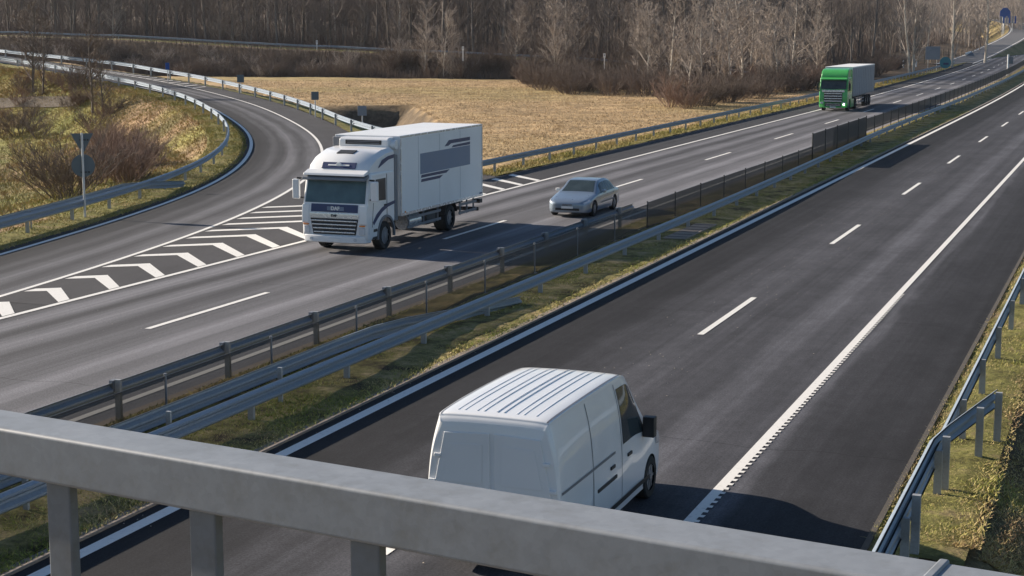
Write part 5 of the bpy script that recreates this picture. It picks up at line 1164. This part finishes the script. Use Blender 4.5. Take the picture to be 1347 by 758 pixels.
# pale trees in the middle and roadside birches
for px, G, s, lab in ((868, 186, .86, 'small dark-stemmed tree at the tip of the thicket'), (905, 192, 1.05, 'pale spreading tree above the left end of the thicket'), (942, 200, 1.12, 'pale many-branched tree in the middle of the pale group'), (975, 205, 1.18, 'tall pale tree with forked white trunk'), (1003, 208, .95, 'pale slanting tree right of the white marker'), (880, 214, 1.1, 'pale feathery tree left of the pale group'), (922, 190, .9, 'pale tree leaning over the thicket left of the white marker'), (958, 196, 1.0, 'slender pale tree beside the white marker'), (1020, 200, .95, 'low pale tree at the right end of the pale group'), (850, 198, .95, 'leftmost feathery grey tree above the dark thicket'), (1038, 222, 1.2, 'greyish tree behind the brown thicket'), (1072, 232, 1.2, 'greyish tree directly behind the green lorry cab'), (560, 246, 1.0, 'pale small tree on the embankment above the white lorry'), (584, 243, .9, 'twin-stemmed pale tree on the embankment slope')):
    x = (px - 673.5) / F * G; i = int(px) % 4; m_ = PALE[i] if px != 868 else (SMALL[0][0], SMALL[0][1])
    plant_tree(m_, (x, G, gz(x, G)), s if px != 868 else 1.5, px, 'bare_tree', lab)
for px, G, s, lab, i in ((1192, 262, 1.15, 'white-trunked birch standing right of the green lorry', 0), (1197, 264, 1.0, 'second stem clump of the birch right of the green lorry', 1), (1247, 300, 1.3, 'tall white birch above the wooden fence posts', 2), (1290, 340, 1.3, 'birch nearest the far bend', 1)):
    x = (px - 673.5) / F * G; plant_tree(BIRCH[i], (x, G, gz(x, G)), s, px * 2.0, 'birch_tree', lab)
for k in range(40):
    px = R.uniform(1120, 1300); G = R.uniform(265, 360); x = (px - 673.5) / F * G
    if roadab(np.array(x), np.array(G))[1] > -52: continue
    plant_tree(R.choice(FOR), (x, G, gz(x, G)), R.uniform(.55, .8), R.uniform(0, 6), 'bare_tree', 'bare brown tree of the roadside wood right of the green lorry', 'trees of the roadside wood')
for k in range(46):
    px = R.uniform(0, 1130) if k % 3 else R.uniform(640, 900); G = R.uniform(0, 1); x0 = (px - 673.5) / F * 265; y = crest_y(x0) + (-5 + 16 * G if px < 650 else -12 + 14 * G); x = (px - 673.5) / F * y
    if not on_land(x + 10, y): continue
    plant_tree(R.choice(MID) if R.random() < .7 else R.choice(PALE), (x, y, gz(x, y)), R.uniform(.55, 1.15), R.uniform(0, 6), 'bare_tree', 'bushy young tree at the front edge of the wood on the embankment', 'young trees along the front of the wood')
# trees and bushes inside the loop of the slip road
for px, py, s, lab in ((44, 124, 1.75, 'taller of the two small bare trees left inside the slip road loop'), (57, 126, 1.5, 'slim bare tree beside the tallest one inside the slip road loop'), (122, 150, 1.6, 'wide-branched bare tree in the middle of the slip road loop'), (136, 152, 1.2, 'small bare tree right of the wide-branched one in the loop')):
    q = hit(px, py); plant_tree(SMALL[int(px) % 3], (q.x, q.y, gz(q.x, q.y)), s, px, 'bare_tree', lab)
for k in range(12):
    px = R.uniform(120, 178); py = R.uniform(195, 248); q = hit(px, py); plant_shrub('red', (q.x, q.y, gz(q.x, q.y)), R.uniform(.65, .95), 'reddish twiggy bush inside the slip road loop behind the signs', 'red bushes behind the signs')
for px, py, s, lab in ((84, 262, .95, 'brown fan-shaped bush left of the sign pole'), (98, 258, .85, 'brown bush touching the left side of the sign pole')):
    q = hit(px, py); plant_shrub('brown', (q.x, q.y, gz(q.x, q.y)), s, lab, None)
for k in range(75):
    px = R.uniform(-5, 235); py = R.uniform(108, 190); q = hit(px, py)
    if k % 2 or (px > 110 and py < 150) or (px > 160): continue
    plant_shrub('red' if R.random() < .4 else 'brown', (q.x, q.y, gz(q.x, q.y)), R.uniform(.35, .85), 'low brown scrub bush in the hollow of the slip road loop', 'scrub in the loop hollow')
# brush between the slip road and the embankment
for k in range(50):
    x = R.uniform(-95, -25); h = float(np.interp(x, EMB[:, 0], EMB[:, 2])); q = Vector((x, crest_y(x) - 2.1 * h - R.uniform(3, 9), 0))
    if not clear_ramp(q.x, q.y): continue
    plant_shrub('brown', (q.x, q.y, gz(q.x, q.y)), R.uniform(.5, 1.0), 'brown brush shrub behind the outer guardrail of the slip road', 'brush behind the slip road')
print('plants', len(bpy.data.objects))

# ------------------------------------------------------------------ grass
def grass(name, label, sampler, n, hmin, hmax, wd, cols, tilt=.5):
    XY = sampler(n); n = len(XY); Z = XY[:, 2] - .02; h = rng.uniform(hmin, hmax, n) * (.6 + .8 * vnoise(XY[:, 0], XY[:, 1], 1.1, 9)); a = rng.uniform(0, pi, n); lx = rng.normal(0, tilt, n) * h; ly = rng.normal(0, tilt, n) * h
    v = np.zeros((n, 3, 3)); v[:, 0] = np.stack([XY[:, 0] - wd * np.cos(a), XY[:, 1] - wd * np.sin(a), Z], 1); v[:, 1] = np.stack([XY[:, 0] + wd * np.cos(a), XY[:, 1] + wd * np.sin(a), Z], 1); v[:, 2] = np.stack([XY[:, 0] + lx, XY[:, 1] + ly, Z + h], 1)
    k = vnoise(XY[:, 0], XY[:, 1], 1.6, 11) * .6 + rng.random(n) * .4; C_ = np.array(cols); k = np.clip(k * (len(C_) - 1), 0, len(C_) - 1.001); i = k.astype(int); f = (k - i)[:, None]; c = C_[i] * (1 - f) + C_[i + 1] * f; c = c * rng.uniform(.75, 1.25, (n, 1))
    o = fast_mesh(name, v.reshape(-1, 3), np.arange(n * 3).reshape(-1, 3), M['blade'], np.repeat(c, 3, 0), smooth=False); tag(o, label, 'grass', kind='stuff'); return o
def in_ab(a0, a1, b0, b1, z=.05, dens=1.0):
    def f(n):
        u = rng.random(n); a = a0 + (a1 - a0) * u ** dens; b = rng.uniform(b0, b1, n); zz = np.full(n, z)
        D = np.where(a < 140, 0, -1e-4 * (a - 140) ** 2); b = b + D
        return np.stack([a * UX + b * NX, a * UY + b * NY, zz], 1)
    return f
GCOL = [(.08, .10, .025), (.20, .24, .05), (.38, .36, .10), (.56, .44, .22), (.34, .22, .13)]
SCOL = [(.35, .26, .13), (.43, .31, .165), (.46, .335, .19), (.41, .28, .155)]
grass('grass', 'short patchy grass and dead leaves on the median', in_ab(14, 150, -17.8, -14.12, .05, 1.7), 150000, .02, .075, .012, GCOL, .9)
def rv(n):
    a = 23.4 + 60 * rng.random(n) ** 1.6; b = rng.uniform(-3.34, .3, n); X = a * UX + b * NX; Y = a * UY + b * NY; Z = terrain(X, Y); Z = np.where(b < -1.8, np.maximum(Z, .02), Z); return np.stack([X, Y, Z], 1)
grass('grass', 'mossy short grass on the right verge behind the guardrail', rv, 90000, .02, .07, .010, GCOL[1:] + [(.28, .2, .12)], 1.0)
def along(c, d0, d1):
    def f(n):
        i = rng.integers(0, len(c) - 1, n); t_ = rng.random(n)[:, None]; p = c[i] * (1 - t_) + c[i + 1] * t_; tt = c[i + 1] - c[i]; tt /= np.linalg.norm(tt, axis=1)[:, None]; nn = np.stack([-tt[:, 1], tt[:, 0]], 1); p = p + nn * rng.uniform(d0, d1, n)[:, None]
        h = np.interp(p[:, 0], RISE_A, RISE_Z) * np.clip((-p[:, 1] - 30) / 6, 0, 1); k = (CAMH - h) / CAMH; X = (p[:, 0] * UX + p[:, 1] * NX) * k; Y = (p[:, 0] * UY + p[:, 1] * NY) * k; T = terrain(X, Y); return np.stack([X, Y, np.where(abs(d1 - d0) > 5, T, np.maximum(T, h + .02))], 1)
    return f
YG = [(.16, .16, .035), (.28, .25, .07), (.38, .29, .11), (.33, .22, .10)]
grass('grass', 'yellow-green grass strip along the guardrail inside the slip road bend', along(IRAIL_C[(IRAIL_C[:, 0] > 30) & (IRAIL_C[:, 0] < 190)], -1.2, 1.2), 45000, .04, .13, .018, YG, .7)
grass('grass', 'rough dry grass on the slope inside the slip road loop', along(IRAIL_C[(IRAIL_C[:, 0] > 30) & (IRAIL_C[:, 0] < 230)], -16, -1.2), 70000, .06, .25, .03, YG[1:] + [(.25, .15, .08)], .7)
grass('grass', 'dry grass strip under the guardrail of the oncoming lanes', in_ab(76, 260, -31.9, -30.0, -.02, 1.2), 32000, .06, .20, .022, YG, .6)
def loopfield(n):
    X = rng.uniform(-62, -8, n); Y = rng.uniform(70, 158, n); A_, B_ = roadab(X, Y); d, _, sg = seg_dist(X, Y, IR_W); k = (sg > 0) & (B_ < -36) & (d > 1.5); X, Y = X[k], Y[k]; return np.stack([X, Y, terrain(X, Y)], 1)
grass('grass', 'tufted olive and brown grass of the slip road loop', loopfield, 120000, .06, .22, .03, [(.15, .16, .045), (.28, .26, .08), (.36, .29, .12), (.27, .18, .10)], .8)
def field(n):
    px = rng.uniform(300, 1060, n); py = rng.uniform(97, 240, n); G = np.clip(16335 / (py - 35) - 1.2, 60, 235); G = rng.uniform(95, 235, n); X = (px - 673.5) / F * G; Y = G
    A_, B_ = roadab(X, Y); d, _, sg = seg_dist(X, Y, OR_W); k = (B_ < -31.6) & ~((sg > 0) & (B_ < -45)) & (d > 2) & (basin(X, Y) < .2); X, Y = X[k], Y[k]
    return np.stack([X, Y, terrain(X, Y)], 1)
grass('grass', 'straw-coloured dry meadow grass of the field', field, 170000, .04, .15, .028, SCOL, 1.1)


# ------------------------------------------------------------------ thin winter haze
hz = MB(); hz.box((60, 560, 21), (2600, 1900, 74)); ho = hz.build('haze', bpy.data.materials.new('haze_air')); ho['kind'] = 'stuff'
hm = ho.data.materials[0]; hm.use_nodes = True; hn = hm.node_tree.nodes; hn.remove(hn['Principled BSDF']); pv = hn.new('ShaderNodeVolumePrincipled'); pv.inputs['Color'].default_value = (.80, .86, .95, 1); pv.inputs['Density'].default_value = .00006; pv.inputs['Anisotropy'].default_value = .3
hm.node_tree.links.new(pv.outputs[0], hn['Material Output'].inputs['Volume'])

V_ = []; F_ = []
for _ in range(520):
    u_ = rng.random(); a = 20 + 70 * u_ ** 1.5; b = rng.choice([rng.normal(-9.7, .5), rng.normal(-9.9, .9), rng.normal(-13.9, .15), rng.normal(-18.2, .2), rng.uniform(-29, -19)]); q = ab(float(a), float(b), .008); n = len(V_); r_ = rng.uniform(.008, .026); an = rng.uniform(0, 6.28)
    for k in range(4): V_.append((q.x + r_ * cos(an + k * 1.57) * (1 if k % 2 else .6), q.y + r_ * sin(an + k * 1.57), q.z + (.004 if k % 2 else .014)))
    F_.append((n, n + 1, n + 2, n + 3))
lf = fast_mesh('debris', np.array(V_), np.array(F_), P('pale_grit', (.36, .32, .26), .9, var=.4), smooth=False); tag(lf, 'pale grit and leaf scraps scattered on the asphalt', 'debris', kind='stuff')
print('done', len(bpy.data.objects))
